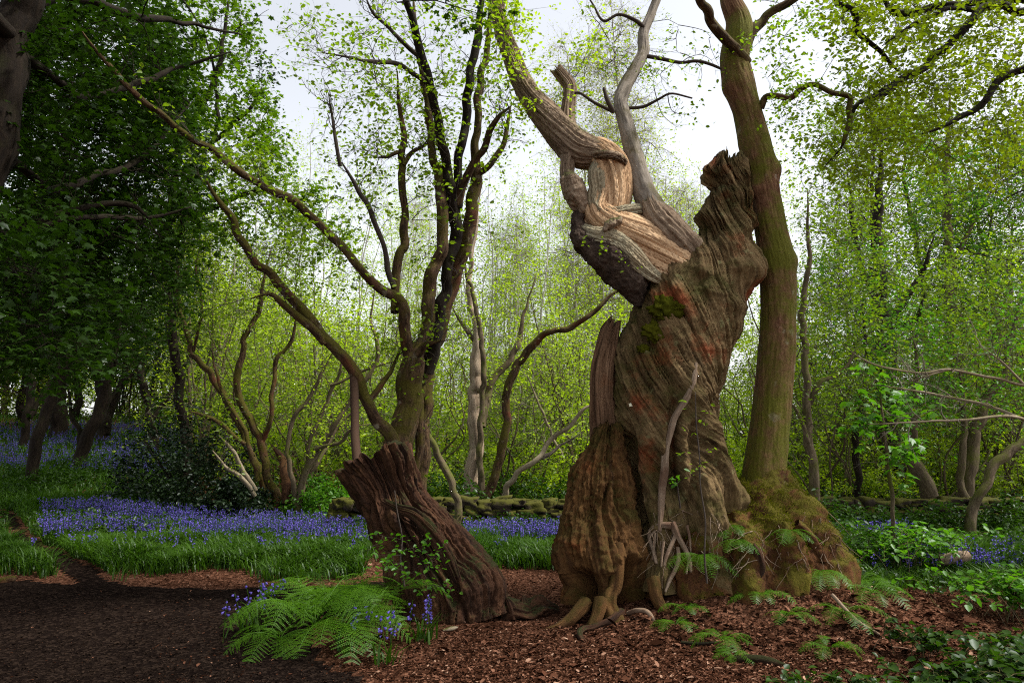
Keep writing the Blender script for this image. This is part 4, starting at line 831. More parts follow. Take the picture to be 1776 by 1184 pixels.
# ------------------------------------------------------------------ middle-distance trees placed one by one
D = 14.5
haz_poly = [(290, 430), (520, 400), (640, 520), (650, 700), (560, 780), (430, 760), (300, 700)]
tree('thorn_tree', 'thorn tree with dark crooked stems and pale broken branches behind the bluebells', 'tree', [
    [(474, 880, D, 9.24), (473, 852, D, 7.92), (454, 774, D, 7.26), (432, 728, D, 6.6), (411, 675, D, 5.94), (415, 647, D, 5.61), (422, 604, D, 5.28), (432, 569, D, 4.62), (454, 526, D, 3.96), (459, 487, D, 3.3), (470, 430, D, 1.98)],
    [(454, 772, D, 4.62), (468, 721, D, 4.29), (475, 675, D, 3.96), (482, 625, D, 3.96), (500, 597, D, 3.63), (510, 569, D, 2.97), (520, 520, D, 1.98)],
    [(466, 860, D + .3, 7.26), (436, 781, D + .3, 5.94), (404, 721, D + .3, 5.94), (379, 671, D + .3, 5.61), (358, 640, D + .3, 5.28), (333, 608, D + .3, 4.62), (326, 572, D + .3, 4.29), (312, 544, D + .3, 3.96), (305, 480, D + .3, 3.3), (322, 430, D + .3, 1.98)],
    [(446, 835, D - .2, 4.62), (429, 764, D - .2, 3.96), (415, 728, D - .2, 3.63), (386, 679, D - .2, 3.3), (372, 640, D - .2, 2.64), (368, 590, D - .2, 1.98)],
    [(429, 774, D - .3, 3.96), (386, 742, D - .4, 3.63), (354, 721, D - .5, 3.3), (326, 714, D - .6, 2.31)],
    [(500, 872, D - .2, 9.9), (496, 849, D - .2, 8.58), (489, 799, D - .2, 7.92), (471, 771, D - .2, 5.28)],
    [(442, 855, D - .5, 4.29), (411, 824, D - .8, 3.96), (390, 810, D - 1, 3.63), (369, 781, D - 1.2, 2.64)],
    [(440, 848, D - .4, 3.96), (415, 799, D - .6, 3.63), (397, 774, D - .8, 2.97), (380, 755, D - .8, 1.98)],
    [(333, 608, D + .3, 2.64), (345, 570, D + .2, 2.64), (352, 520, D, 2.31), (340, 470, D, 1.98), (350, 420, D, 1.32)],
    [(312, 544, D + .3, 2.64), (300, 548, D + .1, 2.64), (290, 552, D, 1.98)]],
    M['coppice'], M['twig'], M['leaf_mid'], [in_poly(haz_poly, 40, D - 1.2, D + 2), in_poly([(280, 400), (520, 400), (560, 560), (330, 600)], 60, D - 1.0, D + 2)], leaf=.07, twig_r=.007, sub=(5, .6), twigs=(4, .3), per=2, step=.08, sides=10,
    names=['trunk', 'stem', 'stem', 'stem', 'branch', 'stem', 'branch', 'branch', 'branch', 'branch'], mats={6: M['pale_dead'], 7: M['pale_dead'], 5: M['rot']})
D = 14.2
tree('hazel_tree', 'hazel with slim stems fanning to the right behind the bluebell patch', 'tree', [
    [(518, 886, D, 6.12), (528, 817, D, 5.44), (550, 781, D, 5.44), (574, 750, D, 5.1), (606, 693, D, 4.76), (635, 657, D, 4.08), (656, 622, D, 3.74), (652, 583, D, 3.4), (642, 555, D, 2.72), (650, 500, D, 2.04)],
    [(520, 860, D + .2, 4.76), (525, 820, D + .2, 4.08), (542, 760, D + .2, 3.74), (560, 707, D + .2, 3.4), (574, 671, D + .2, 3.4), (589, 647, D + .2, 3.06), (600, 590, D + .2, 2.04)],
    [(514, 870, D, 4.76), (500, 790, D - .1, 4.08), (510, 728, D - .1, 3.74), (535, 689, D - .1, 3.4), (564, 636, D - .1, 2.72), (590, 590, D - .1, 2.04)],
    [(550, 781, D, 3.4), (590, 765, D - .2, 3.06), (612, 742, D - .3, 2.72), (640, 735, D - .3, 2.04)],
    [(524, 850, D + .4, 4.76), (552, 800, D + .5, 4.08), (588, 740, D + .7, 3.4), (640, 690, D + .8, 2.72)],
    [(574, 671, D, 2.72), (600, 660, D, 2.72), (640, 640, D, 2.38), (690, 625, D, 1.7)]],
    M['hazel'], M['twig'], M['leaf_yel'], [in_poly([(500, 560), (660, 520), (690, 760), (560, 800)], 40, D - 1, D + 2)], leaf=.065, sub=(4, .6), twigs=(4, .3), per=2, step=.08, sides=10, names=['trunk', 'stem', 'stem', 'branch', 'stem', 'branch'])
D = 15.0
tree('shaggy_tree', 'pale tree with shredded bark beside a dark curved stem, behind the mossy wall gap', 'tree', [
    [(824, 885, D, 16.1), (822, 861, D, 14.4), (821, 804, D, 12.8), (821, 723, D, 11.9), (826, 662, D, 11), (829, 602, D, 10.2), (822, 560, D, 6.8), (815, 500, D, 5.1), (822, 420, D, 3.82), (835, 330, D, 2.55)],
    [(836, 880, D - .2, 6.8), (834, 764, D - .25, 5.1), (836, 642, D - .3, 4.67), (831, 581, D - .3, 4.25), (821, 520, D - .3, 3.82), (809, 480, D - .3, 3.4), (800, 420, D - .3, 2.55)],
    [(838, 885, D - .3, 9.35), (839, 861, D - .3, 8.5), (862, 804, D - .4, 8.07), (878, 723, D - .5, 7.65), (882, 666, D - .6, 7.22), (902, 630, D - .6, 6.8), (943, 581, D - .8, 5.95), (983, 569, D - .9, 5.1), (1024, 541, D - 1, 4.25), (1062, 510, D - 1, 3.4), (1100, 490, D - 1, 2.55)],
    [(836, 740, D, 7.65), (842, 700, D + .1, 6.8), (858, 654, D + .2, 5.95), (890, 614, D + .3, 5.1), (905, 560, D + .3, 3.82), (930, 480, D + .3, 2.55)],
    [(869, 870, D - .6, 5.95), (880, 842, D - .8, 5.1), (902, 817, D - .9, 5.1), (931, 800, D - 1, 4.67), (951, 768, D - 1, 4.25), (983, 740, D - 1.1, 3.82), (1008, 711, D - 1.2, 3.4), (1032, 700, D - 1.2, 2.55)],
    [(931, 800, D - 1, 3.82), (950, 790, D - .9, 3.4), (972, 772, D - .8, 2.55), (1010, 752, D - .8, 1.7)],
    [(829, 602, D, 5.1), (800, 560, D, 3.4), (783, 530, D, 2.55)],
    [(980, 795, D + 1, 2.55), (960, 755, D + .8, 2.55), (935, 700, D + .6, 2.55), (915, 650, D + .5, 2.12)]],
    M['hazel'], M['hazel_twig'], M['leaf_yel'], [in_poly([(760, 480), (1000, 440), (1040, 700), (900, 780), (780, 640)], 55, D - .8, D + 2.5)], leaf=.06, sub=(4, .6), twigs=(4, .3), per=2, step=.07, sides=12,
    names=['trunk', 'stem', 'stem', 'stem', 'branch', 'branch', 'branch', 'branch'], mats={0: M['shred'], 2: M['coppice'], 4: M['pale_dead'], 5: M['twig'], 7: M['pale_dead']})
D = 12.3
tree('leaning_sapling', 'thin mossy leafless stem leaning left above the mossy wall', 'tree', [[(792, 892, D, 7), (785, 850, D, 6.5), (768, 804, D, 6), (740, 740, D, 5.5), (722, 690, D, 5), (700, 620, D, 3.5)]], M['hazel'], M['twig'], M['leaf_mid'], [P([700, 720, 690], [590, 600, 640], D)], leaf=.05, sub=(3, .3), twigs=(2, .2), per=1, sides=10)

# dark trees standing in the bluebells up the left slope
def on_slope(px, Y):
    x = (px - 888) / F * Y; return (x, Y, float(hill(x, Y)))
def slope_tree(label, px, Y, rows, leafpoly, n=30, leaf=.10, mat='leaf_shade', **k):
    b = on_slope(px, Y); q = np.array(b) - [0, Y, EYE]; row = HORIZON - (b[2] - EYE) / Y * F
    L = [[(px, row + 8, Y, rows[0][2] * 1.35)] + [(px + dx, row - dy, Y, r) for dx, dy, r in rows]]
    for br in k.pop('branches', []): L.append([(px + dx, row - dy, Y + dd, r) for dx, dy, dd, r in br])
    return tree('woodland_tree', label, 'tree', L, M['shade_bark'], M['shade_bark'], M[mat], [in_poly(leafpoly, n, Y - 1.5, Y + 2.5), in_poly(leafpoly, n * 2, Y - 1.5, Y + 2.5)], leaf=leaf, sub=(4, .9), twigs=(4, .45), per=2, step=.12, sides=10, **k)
left_poly = [(0, 380), (340, 400), (330, 560), (250, 640), (120, 660), (0, 650)]
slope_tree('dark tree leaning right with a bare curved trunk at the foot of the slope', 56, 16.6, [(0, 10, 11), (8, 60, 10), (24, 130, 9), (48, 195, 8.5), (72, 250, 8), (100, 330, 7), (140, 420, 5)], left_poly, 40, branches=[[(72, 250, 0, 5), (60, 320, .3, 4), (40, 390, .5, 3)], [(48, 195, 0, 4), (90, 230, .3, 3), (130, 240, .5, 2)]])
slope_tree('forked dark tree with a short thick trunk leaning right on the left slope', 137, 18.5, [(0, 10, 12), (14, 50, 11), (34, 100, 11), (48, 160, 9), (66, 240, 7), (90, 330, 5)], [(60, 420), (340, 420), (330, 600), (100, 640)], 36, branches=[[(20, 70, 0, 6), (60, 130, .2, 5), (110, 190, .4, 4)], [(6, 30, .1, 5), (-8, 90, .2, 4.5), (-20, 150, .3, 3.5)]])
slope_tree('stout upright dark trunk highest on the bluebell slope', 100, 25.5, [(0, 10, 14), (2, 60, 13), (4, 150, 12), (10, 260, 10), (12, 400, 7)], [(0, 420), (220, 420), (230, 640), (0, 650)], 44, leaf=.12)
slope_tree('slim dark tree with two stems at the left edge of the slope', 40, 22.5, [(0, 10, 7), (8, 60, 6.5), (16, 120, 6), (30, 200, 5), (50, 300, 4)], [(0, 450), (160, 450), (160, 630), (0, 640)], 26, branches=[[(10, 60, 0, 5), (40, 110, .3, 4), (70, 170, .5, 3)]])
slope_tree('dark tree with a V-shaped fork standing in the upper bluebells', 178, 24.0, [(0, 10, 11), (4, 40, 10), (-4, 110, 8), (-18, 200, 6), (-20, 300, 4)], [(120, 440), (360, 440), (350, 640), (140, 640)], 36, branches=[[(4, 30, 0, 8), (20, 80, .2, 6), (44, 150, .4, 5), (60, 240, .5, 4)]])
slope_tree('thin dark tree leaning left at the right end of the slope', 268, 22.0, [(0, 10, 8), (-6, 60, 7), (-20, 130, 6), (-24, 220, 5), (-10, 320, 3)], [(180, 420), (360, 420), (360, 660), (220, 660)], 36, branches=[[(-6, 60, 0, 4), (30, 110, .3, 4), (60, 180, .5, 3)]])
# dark holly
def bush(name, label, cat, c, rx, ry, rz, n, leaf, lm, group=None, stems=7, tm=None):
    root = thing(name, c, label, cat, group); c = np.array(c); tm = tm or M['shade_bark']
    th = rng.uniform(0, TAU, stems); e = np.stack([np.cos(th) * rx * .6, np.sin(th) * ry * .6, rz * rng.uniform(.5, 1, stems)], -1)
    Q = c + e[:, None] * np.linspace(0, 1, 8)[None, :, None] ** np.array([1, 1, .8]); R = np.full((stems, 1), .018) * np.linspace(1, .4, 8)
    tw = Bag(); tw.add(*tubes(Q, R, 6))
    d = unit(rng.normal(size=(n, 3))); d[:, 2] = np.abs(d[:, 2]); rad = rng.uniform(.35, 1, (n, 1)) ** .5 * (1 + .3 * fbm(d * 2.2 + c[:1].sum(), 3))[:, None]
    tgt = c + d * rad * np.array([rx, ry, rz])
    Q1, R1 = reach(Q.reshape(-1, 3), tgt, .006); tw.add(*tubes(Q1, R1, 4))
    Q2, R2 = sprout(Q1, R1, 5, .32 * min(rx, rz)); tw.add(*tubes(Q2, R2, 3)); Q3, R3 = sprout(Q2, R2, 3, .16 * min(rx, rz), K=4)
    tw.build('stems', tm, root)
    p = np.vstack([on_twigs(Q2, 3, .03), on_twigs(Q3, 3, .03)]); p = p[p[:, 2] > c[2] - .1]
    V, Fq = leaf_mesh(p, np.full(len(p), leaf)); build('foliage', V, Fq, lm, root)
    return root
bush('holly_bush', 'dark evergreen holly bush at the back of the bluebell patch', 'bush', on_slope(330, 14.8), 1.55, 1.1, 1.75, 130, .075, M['leaf_holly'])
bush('evergreen_bush', 'low dark evergreen bush sprawling under the pale broken branches', 'bush', on_slope(415, 14.0), .75, .7, .75, 80, .07, M['leaf_holly'])
bush('leafy_shrub', 'bright low green shrub at the foot of the fanning hazel', 'bush', on_slope(572, 14.6), .8, .7, .95, 90, .07, M['leaf_bright'], tm=M['hazel'])

# right-hand trees behind the wall
Rp = [(1390, 260), (1520, 330), (1560, 520), (1540, 700), (1400, 760)]
def rt(label, limbs, poly, n, mat='leaf_mid', barkm='hazel', leaf=.07, name='woodland_tree', twigm='twig', **k):
    Y = limbs[0][0][2]
    return tree(name, label, 'tree', limbs, M[barkm], M[twigm], M[mat], [in_poly(poly, n, Y - 1, Y + 2.5), in_poly(poly, n * 2, Y - 1, Y + 2.5)], leaf=leaf, sub=(4, .7), twigs=(4, .34), per=2, step=.09, sides=10, **k)
D = 12.6
rt('slender tree with a right-hand fork, first to the right of the mossy trunk', [[(1421, 915, D, 9), (1412, 828, D, 8.5), (1402, 764, D, 8), (1399, 705, D, 7), (1396, 603, D, 6), (1396, 520, D, 5), (1404, 420, D, 4), (1400, 330, D, 2.5)], [(1400, 715, D, 6), (1428, 668, D, 5), (1460, 646, D, 4), (1490, 600, D, 3)], [(1402, 764, D, 5), (1385, 720, D, 4), (1360, 690, D, 3)]], Rp, 50)
D = 14.5
rt('thin straight dark sapling close behind the right-hand wall', [[(1478, 900, D, 7), (1484, 850, D, 6.5), (1488, 800, D, 6), (1492, 720, D, 5), (1500, 620, D, 4), (1496, 520, D, 3)]], [(1420, 420), (1580, 430), (1570, 700), (1430, 740)], 34, 'leaf_bright', 'shade_bark')
D = 16.0
rt('dark ivy-wrapped tree with a thick upright trunk and spreading limbs', [[(1550, 885, D, 20), (1546, 800, D, 18), (1538, 700, D, 17), (1534, 600, D, 16), (1524, 490, D, 13), (1520, 380, D, 10), (1528, 260, D, 7)], [(1534, 590, D, 9), (1560, 540, D, 7), (1590, 490, D, 6), (1620, 410, D, 4)], [(1528, 540, D, 8), (1500, 470, D, 6), (1480, 390, D, 5), (1470, 300, D, 3)], [(1550, 560, D, 8), (1575, 560, D - .4, 7), (1600, 520, D - .6, 5)]],
   [(1430, 170), (1640, 200), (1680, 420), (1640, 600), (1440, 620)], 70, 'leaf_mid', 'shade_bark', leaf=.085)
D = 13.2
rt('thick broken trunk leaning left behind the right-hand wall', [[(1627, 900, D, 15), (1600, 828, D, 13), (1573, 796, D, 11), (1555, 770, D, 7)], [(1600, 830, D, 6), (1585, 740, D, 5), (1590, 640, D, 4), (1580, 560, D, 3)]], [(1540, 560), (1660, 560), (1650, 760), (1550, 760)], 26, 'leaf_bright')
D = 13.6
rt('twin-stemmed brown tree leaning right near the right edge', [[(1670, 898, D, 12), (1680, 818, D, 11), (1690, 737, D, 10), (1723, 684, D, 8), (1750, 620, D, 6), (1770, 520, D, 4)], [(1676, 880, D - .2, 7), (1668, 800, D - .2, 6), (1672, 720, D - .2, 5), (1660, 620, D - .2, 4)]], [(1600, 480), (1776, 440), (1776, 720), (1640, 720)], 50, 'leaf_mid')
D = 11.8
rt('pale slanting branch-like stem rising to the right picture edge', [[(1684, 900, D, 9), (1690, 868, D, 8.5), (1712, 828, D, 8), (1744, 796, D, 8), (1778, 774, D, 7.5), (1830, 730, D, 7), (1880, 640, D, 5)]], [(1700, 560), (1860, 520), (1860, 700), (1720, 740)], 16, 'leaf_bright')
D = 19.0
rt('straight grey trunk far behind the ivy-wrapped tree', [[(1652, 880, D, 10), (1652, 700, D, 9.5), (1650, 557, D, 9), (1645, 415, D, 8), (1640, 280, D, 6), (1650, 160, D, 4)], [(1648, 470, D, 5), (1680, 400, D, 4), (1720, 330, D, 3)]], [(1560, 220), (1776, 260), (1776, 560), (1600, 600)], 90, 'leaf_bright', 'hazel', leaf=.09)
# tree just outside the frame whose bare boughs reach in
D = 8.2
tree('bare_tree', 'tree at the right edge reaching long bare pale boughs across the green thicket', 'tree', [
    [(1930, 980, D, 15.4), (1925, 860, D, 13.3), (1910, 760, D, 11.2), (1890, 660, D, 9.1), (1880, 540, D, 7)],
    [(1912, 770, D, 4.2), (1830, 745, D, 3.5), (1776, 727, D, 3.15), (1685, 695, D + .2, 2.8), (1621, 681, D + .4, 2.38), (1575, 674, D + .5, 2.1), (1535, 670, D + .6, 1.75)],
    [(1905, 720, D, 4.2), (1830, 690, D, 3.5), (1776, 668, D, 3.15), (1707, 652, D, 2.8), (1643, 641, D, 2.45), (1589, 646, D, 2.1), (1514, 630, D, 1.82), (1466, 603, D, 1.26)],
    [(1785, 730, D, 2.8), (1736, 720, D - .2, 2.38), (1675, 727, D - .3, 2.1), (1584, 732, D - .4, 1.82), (1505, 735, D - .5, 1.4)],
    [(1643, 641, D, 1.82), (1600, 655, D, 1.68), (1575, 662, D + .1, 1.4)], [(1776, 668, D, 2.1), (1740, 630, D, 1.75), (1700, 600, D, 1.4)]],
    M['pale_dead'], M['hazel_twig'], M['leaf_mid'], [in_poly([(1560, 600), (1776, 600), (1776, 760), (1560, 740)], 14, D - .3, D + .6)], leaf=.05, per=0, sub=(3, .4), twigs=(2, .2), sides=10)
D = 9.2
tree('sycamore_sapling', 'young sycamore with broad bright leaves behind the bluebells on the right', 'sapling', [[(1548, 930, D, 4), (1545, 860, D, 3.5), (1540, 790, D, 3), (1532, 720, D, 2.5), (1528, 680, D, 2)]], M['hazel'], M['hazel'], M['leaf_bright'],
     [in_poly([(1480, 690), (1600, 680), (1620, 780), (1520, 830), (1470, 760)], 22, D - .4, D + .4), P([1570, 1490, 1600], [700, 720, 770], D)], leaf=.13, lobed=True, sub=(3, .2), twigs=(2, .1), per=1, sides=8, twig_r=.004, droop=.5, flat=.75)

# ------------------------------------------------------------------ woodland behind: grown once per kind, copied
def proto(name, label, cat, h, n_stem, spread, n_br, leaf, lm, bm, tm, r=.06, sub=(4, .8), twigs=(4, .4), per=2, low=.25, width=.35, droop=.2, curve=.15, group=None):
    root = thing(name, (0, 0, 0), label, cat, group); sk = []; bag = Bag()
    for k in range(n_stem):
        a = rng.uniform(0, TAU); s = np.linspace(0, 1, 9)[:, None]; lean = spread * rng.uniform(.4, 1.1) if n_stem > 1 else spread * .4
        hh = h * rng.uniform(.75, 1.05) if n_stem > 1 else h
        pts = np.concatenate([np.cos(a) * (.12 * (n_stem > 1) + lean * hh * s ** 1.4), np.sin(a) * (.12 * (n_stem > 1) + lean * hh * s ** 1.4), hh * s - .2], 1)
        pts[:, :2] += np.cumsum(rng.normal(size=(9, 2)) * curve * .25, 0)
        V, Fs, G, C = stem(pts, r * rng.uniform(.6, 1) * (1 - .85 * s[:, 0]), sides=8, step=.18, seed=k * 2.1 + h)
        build('trunk' if k == 0 else 'stem', V, Fs, bm, root, G); sk.append(C[int(len(C) * low):])
    sk = np.vstack(sk)
    c = sk[rng.integers(0, len(sk), n_br)]
    f = ((h - c[:, 2]) / h)[:, None] * .9 + .25
    tgt = c + unit(rng.normal(size=c.shape) * [1, 1, .45] + [0, 0, .25 - droop * .4]) * f * h * width * rng.uniform(.4, 1, (n_br, 1))
    Q, R = reach(sk, tgt, r * .16, skew=.3, sag=.06); bag.add(*tubes(Q, R, 4))
    Q2, R2 = sprout(Q, R, sub[0], sub[1], up=.15 - droop); bag.add(*tubes(Q2, R2, 3))
    Q3, R3 = sprout(Q2, R2, twigs[0], twigs[1], K=4, up=.1 - droop); bag.add(*tubes(Q3, R3, 3))
    bag.build('twigs', tm, root)
    p = np.vstack([on_twigs(Q3, per, .04), on_twigs(Q2, 1, .05)])
    V, Fq = leaf_mesh(p, np.full(len(p), leaf)); build('crown', V, Fq, lm, root)
    return root
thick = 'hazels in the thicket behind the wall'
THL = 'slender many-stemmed hazel with yellow-green spring leaves in the thicket behind the wall'
hazA = proto('hazel_bush', THL, 'hazel', 5.8, 7, .28, 70, .085, M['leaf_yel'], M['hazel'], M['hazel_twig'], r=.05, per=4, group=thick)
hazB = proto('hazel_bush', THL, 'hazel', 4.6, 6, .36, 70, .085, M['leaf_mid'], M['hazel'], M['hazel_twig'], r=.045, per=4, low=.12, group=thick)
hazC = proto('hazel_bush', THL, 'hazel', 6.4, 5, .22, 56, .08, M['leaf_yel'], M['hazel'], M['hazel_twig'], r=.055, sub=(4, 1.0), twigs=(3, .4), per=4, low=.15, group=thick)
spots = [(560, 19, 0), (700, 17.5, 1), (650, 22, 2), (770, 20, 0), (900, 18.5, 1), (960, 21, 2), (1010, 17.5, 0), (1060, 19.5, 1), (850, 24, 0), (740, 26, 2), (480, 20, 1), (420, 23, 0), (350, 18.5, 2), (1270, 18, 1), (1300, 22, 0), (1420, 17, 0), (1480, 20, 1), (1580, 18.5, 1), (1690, 17.5, 1), (1760, 16, 2), (1640, 23, 0), (1530, 25, 2), (1140, 24, 0), (600, 27, 1), (940, 27, 0), (380, 27, 1), (520, 24.5, 2), (1380, 26, 1), (1740, 22, 0)]
used = set()
for px, Y, k in spots:
    src = (hazA, hazB, hazC)[k]; x = (px - 888) / F * Y; loc = (x, Y, float(hill(x, Y)))
    if k not in used: src.location = loc; src.rotation_euler = (0, 0, rng.uniform(0, TAU)); used.add(k)
    else: copy_thing(src, loc, rng.uniform(0, TAU), rng.uniform(.8, 1.1), THL, thick)
lw_ = 'low hazel bushes behind the wall'
LL = 'low dense hazel bush in fresh green leaf behind the mossy wall'
lowA = proto('hazel_bush', LL, 'hazel', 2.2, 8, .42, 46, .085, M['leaf_yel'], M['hazel'], M['hazel_twig'], r=.025, sub=(4, .45), twigs=(4, .22), per=3, low=.1, width=.4, group=lw_)
used = set()
for px, Y, sc in [(640, 16.5, 1), (720, 16, .8), (800, 19, 1.2), (880, 17.5, .9), (950, 16.5, .9), (1010, 18.5, 1.2), (1060, 16, .9), (740, 22, 1.5), (930, 24, 1.6), (600, 24, 1.5), (1400, 15.5, .9), (1460, 17, 1.1), (1530, 15.2, .8), (1600, 17, 1.1), (1680, 16, 1), (1760, 15, 1), (1280, 16, 1), (1340, 19, 1.3), (480, 18, 1.2), (400, 20, 1.2), (860, 29, 2), (1050, 28, 2), (700, 31, 2)]:
    x = (px - 888) / F * Y; loc = (x, Y, float(hill(x, Y)))
    if not used: lowA.location = loc; used.add(1)
    else: copy_thing(lowA, loc, rng.uniform(0, TAU), sc, LL, lw_)
st_ = 'bushy hazels along the top of the left slope'
SLB = 'bushy hazel closing the view along the top of the left slope'
stA = proto('slope_hazel', SLB, 'hazel', 6.0, 6, .36, 80, .12, M['leaf_mid'], M['shade_bark'], M['twig'], r=.06, sub=(4, .8), twigs=(4, .4), per=4, low=.08, width=.4, group=st_)
used = set()
for px, Y, sc in [(0, 36, 1.1), (110, 38, 1.2), (210, 35, 1), (300, 33, 1), (380, 30, 1), (-120, 34, 1.2), (60, 44, 1.5), (250, 43, 1.4), (450, 33, 1.1), (-30, 29, .8)]:
    x = (px - 888) / F * Y; loc = (x, Y, float(hill(x, Y)))
    if not used: stA.location = loc; used.add(1)
    else: copy_thing(stA, loc, rng.uniform(0, TAU), sc, SLB, st_)
bg_ = 'slender birches behind the thicket'
BL = 'tall slender birch with a thin airy crown rising far behind the thicket'
birA = proto('birch_tree', BL, 'birch', 17, 1, .10, 150, .075, M['leaf_birch'], M['birch'], M['hazel_twig'], r=.13, sub=(6, 1.2), twigs=(5, .6), per=1, low=.35, width=.16, droop=.35, curve=.5, group=bg_)
birB = proto('birch_tree', BL, 'birch', 14, 2, .10, 130, .075, M['leaf_birch'], M['birch'], M['hazel_twig'], r=.11, sub=(6, 1.1), twigs=(5, .6), per=1, low=.3, width=.18, droop=.3, curve=.5, group=bg_)
used = set()
for px, Y, k, sc in [(1120, 25, 0, 1), (1075, 30, 1, 1), (1185, 28, 1, .95), (905, 29, 1, .8), (955, 33, 0, .75), (800, 31, 1, .7), (1010, 24, 1, .62), (870, 24, 0, .55), (690, 34, 0, .7), (1240, 33, 0, .8), (1050, 26, 0, .95), (1150, 32, 1, 1.1), (1215, 27, 1, .85), (1100, 36, 0, 1.15)]:
    src = (birA, birB)[k]; x = (px - 888) / F * Y; loc = (x, Y, float(hill(x, Y)))
    if k not in used: src.location = loc; src.scale = (sc,) * 3; used.add(k)
    else: copy_thing(src, loc, rng.uniform(0, TAU), sc, BL, bg_)
tg_ = 'tangled shrubs in the thicket'
TGL = 'tangled shrub of crooked grey stems with few leaves in the thicket'
tngA = proto('tangled_shrub', TGL, 'shrub', 4.6, 11, .42, 60, .07, M['leaf_mid'], M['hazel'], M['hazel_twig'], r=.04, sub=(5, .9), twigs=(4, .4), per=1, low=.1, width=.42, droop=.05, curve=.8, group=tg_)
used = set()
for px, Y, sc in [(1440, 15.2, .9), (1510, 16.5, 1), (1600, 15.5, .95), (1660, 17.5, 1.1), (1730, 16.2, 1), (1390, 18, 1.1), (660, 16.8, .95), (760, 18, 1), (920, 16.6, .9), (1000, 19, 1.1), (870, 20.5, 1.2), (600, 18, 1), (1300, 17, 1), (540, 17.5, .9), (400, 18.5, 1), (1800, 15, 1)]:
    x = (px - 888) / F * Y; loc = (x, Y, float(hill(x, Y)))
    if not used: tngA.location = loc; tngA.scale = (sc,) * 3; used.add(1)
    else: copy_thing(tngA, loc, rng.uniform(0, TAU), sc, TGL, tg_)
pl_ = 'slim young trees in the thicket'
PL = 'slim young tree with thin pale stems and sparse yellow-green leaves above the thicket'
polA = proto('slim_tree', PL, 'tree', 10.5, 3, .10, 80, .075, M['leaf_yel'], M['birch'], M['hazel_twig'], r=.07, sub=(5, .9), twigs=(4, .45), per=2, low=.3, width=.20, droop=.02, curve=.45, group=pl_)
used = set()
for px, Y, sc in [(930, 23, .85), (610, 24, .95), (680, 27, 1.0), (760, 23, .85), (830, 26, .95), (985, 27, 1.0), (1040, 22, .9), (880, 31, 1.05), (540, 22, .9), (470, 26, 1.05), (410, 24, .9), (1100, 27, 1.1), (1160, 23, 1.0), (1220, 26, 1.1), (720, 32, 1.15), (1010, 33, 1.2), (1390, 24, 1.1), (340, 27, 1.0), (900, 21, .9), (965, 29, 1.25), (850, 23, 1.0), (1070, 30, 1.3)]:
    x = (px - 888) / F * Y; loc = (x, Y, float(hill(x, Y)))
    if not used: polA.location = loc; polA.scale = (sc,) * 3; used.add(1)
    else: copy_thing(polA, loc, rng.uniform(0, TAU), sc, PL, pl_)
tl_ = 'tall leafy trees behind the right-hand thicket'
TL = 'tall broad tree in yellow-green leaf rising behind the right-hand thicket'
brA = proto('broadleaf_tree', TL, 'tree', 13, 1, .12, 150, .10, M['leaf_oak'], M['shade_bark'], M['twig'], r=.17, sub=(5, 1.1), twigs=(4, .5), per=2, low=.25, width=.34, droop=.1, curve=.6, group=tl_)
brB = proto('broadleaf_tree', TL, 'tree', 12, 2, .16, 150, .10, M['leaf_mid'], M['hazel'], M['twig'], r=.15, sub=(5, 1.1), twigs=(4, .5), per=2, low=.25, width=.34, droop=.1, curve=.6, group=tl_)
used = set()
for px, Y, k, sc in [(1520, 23, 0, .95), (1640, 26, 0, 1.15), (1740, 21, 1, 1.0), (1420, 30, 1, .9), (1830, 27, 0, 1.1), (1900, 18, 1, 1)]:
    src = (brA, brB)[k]; x = (px - 888) / F * Y; loc = (x, Y, float(hill(x, Y)))
    if k not in used: src.location = loc; src.scale = (sc,) * 3; used.add(k)
    else: copy_thing(src, loc, rng.uniform(0, TAU), sc, TL, tl_)
sl_ = 'shady trees at the top of the left slope'
SL = 'dark leafy woodland tree at the top of the left slope'
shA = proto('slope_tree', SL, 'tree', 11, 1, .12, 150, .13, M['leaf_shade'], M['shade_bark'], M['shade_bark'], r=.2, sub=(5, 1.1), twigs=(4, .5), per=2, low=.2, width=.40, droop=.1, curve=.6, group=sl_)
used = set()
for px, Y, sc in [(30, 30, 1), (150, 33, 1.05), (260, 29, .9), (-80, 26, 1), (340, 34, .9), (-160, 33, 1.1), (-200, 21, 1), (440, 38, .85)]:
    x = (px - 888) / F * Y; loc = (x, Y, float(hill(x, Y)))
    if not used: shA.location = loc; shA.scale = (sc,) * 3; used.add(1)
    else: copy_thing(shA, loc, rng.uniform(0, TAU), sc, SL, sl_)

# far-off wood that reads as one mass
lf, tw = [], Bag()
nfar = 130
a = rng.uniform(-.95, .95, nfar); d = rng.uniform(38, 75, nfar); fx, fy = np.sin(a) * d * 1.05, np.cos(a) * d; fz = hill(fx, fy); fh = rng.uniform(6, 10.5, nfar) * np.where(a > .25, 1.15, 1) * np.where(np.abs(a + .02) < .3, .72, 1)
Q = np.stack([fx, fy, fz - .3], -1)[:, None] + np.stack([np.cumsum(rng.normal(size=(nfar, 10)) * .18, 1), np.cumsum(rng.normal(size=(nfar, 10)) * .18, 1), fh[:, None] * np.linspace(0, 1, 10)[None]], -1)
R = rng.uniform(.07, .16, (nfar, 1)) * np.linspace(1, .15, 10); tw.add(*tubes(Q, R, 6))
Q2, R2 = sprout(Q, R, 44, 2.8, r_scale=.35, t0=.05, angle=1.2); tw.add(*tubes(Q2, R2, 3)); Q3, R3 = sprout(Q2, R2, 5, 1.0, K=4); tw.add(*tubes(Q3, R3, 3))
p = np.vstack([on_twigs(Q3, 6, .22, 0)]); V, Fq = leaf_mesh(p, np.full(len(p), .19))
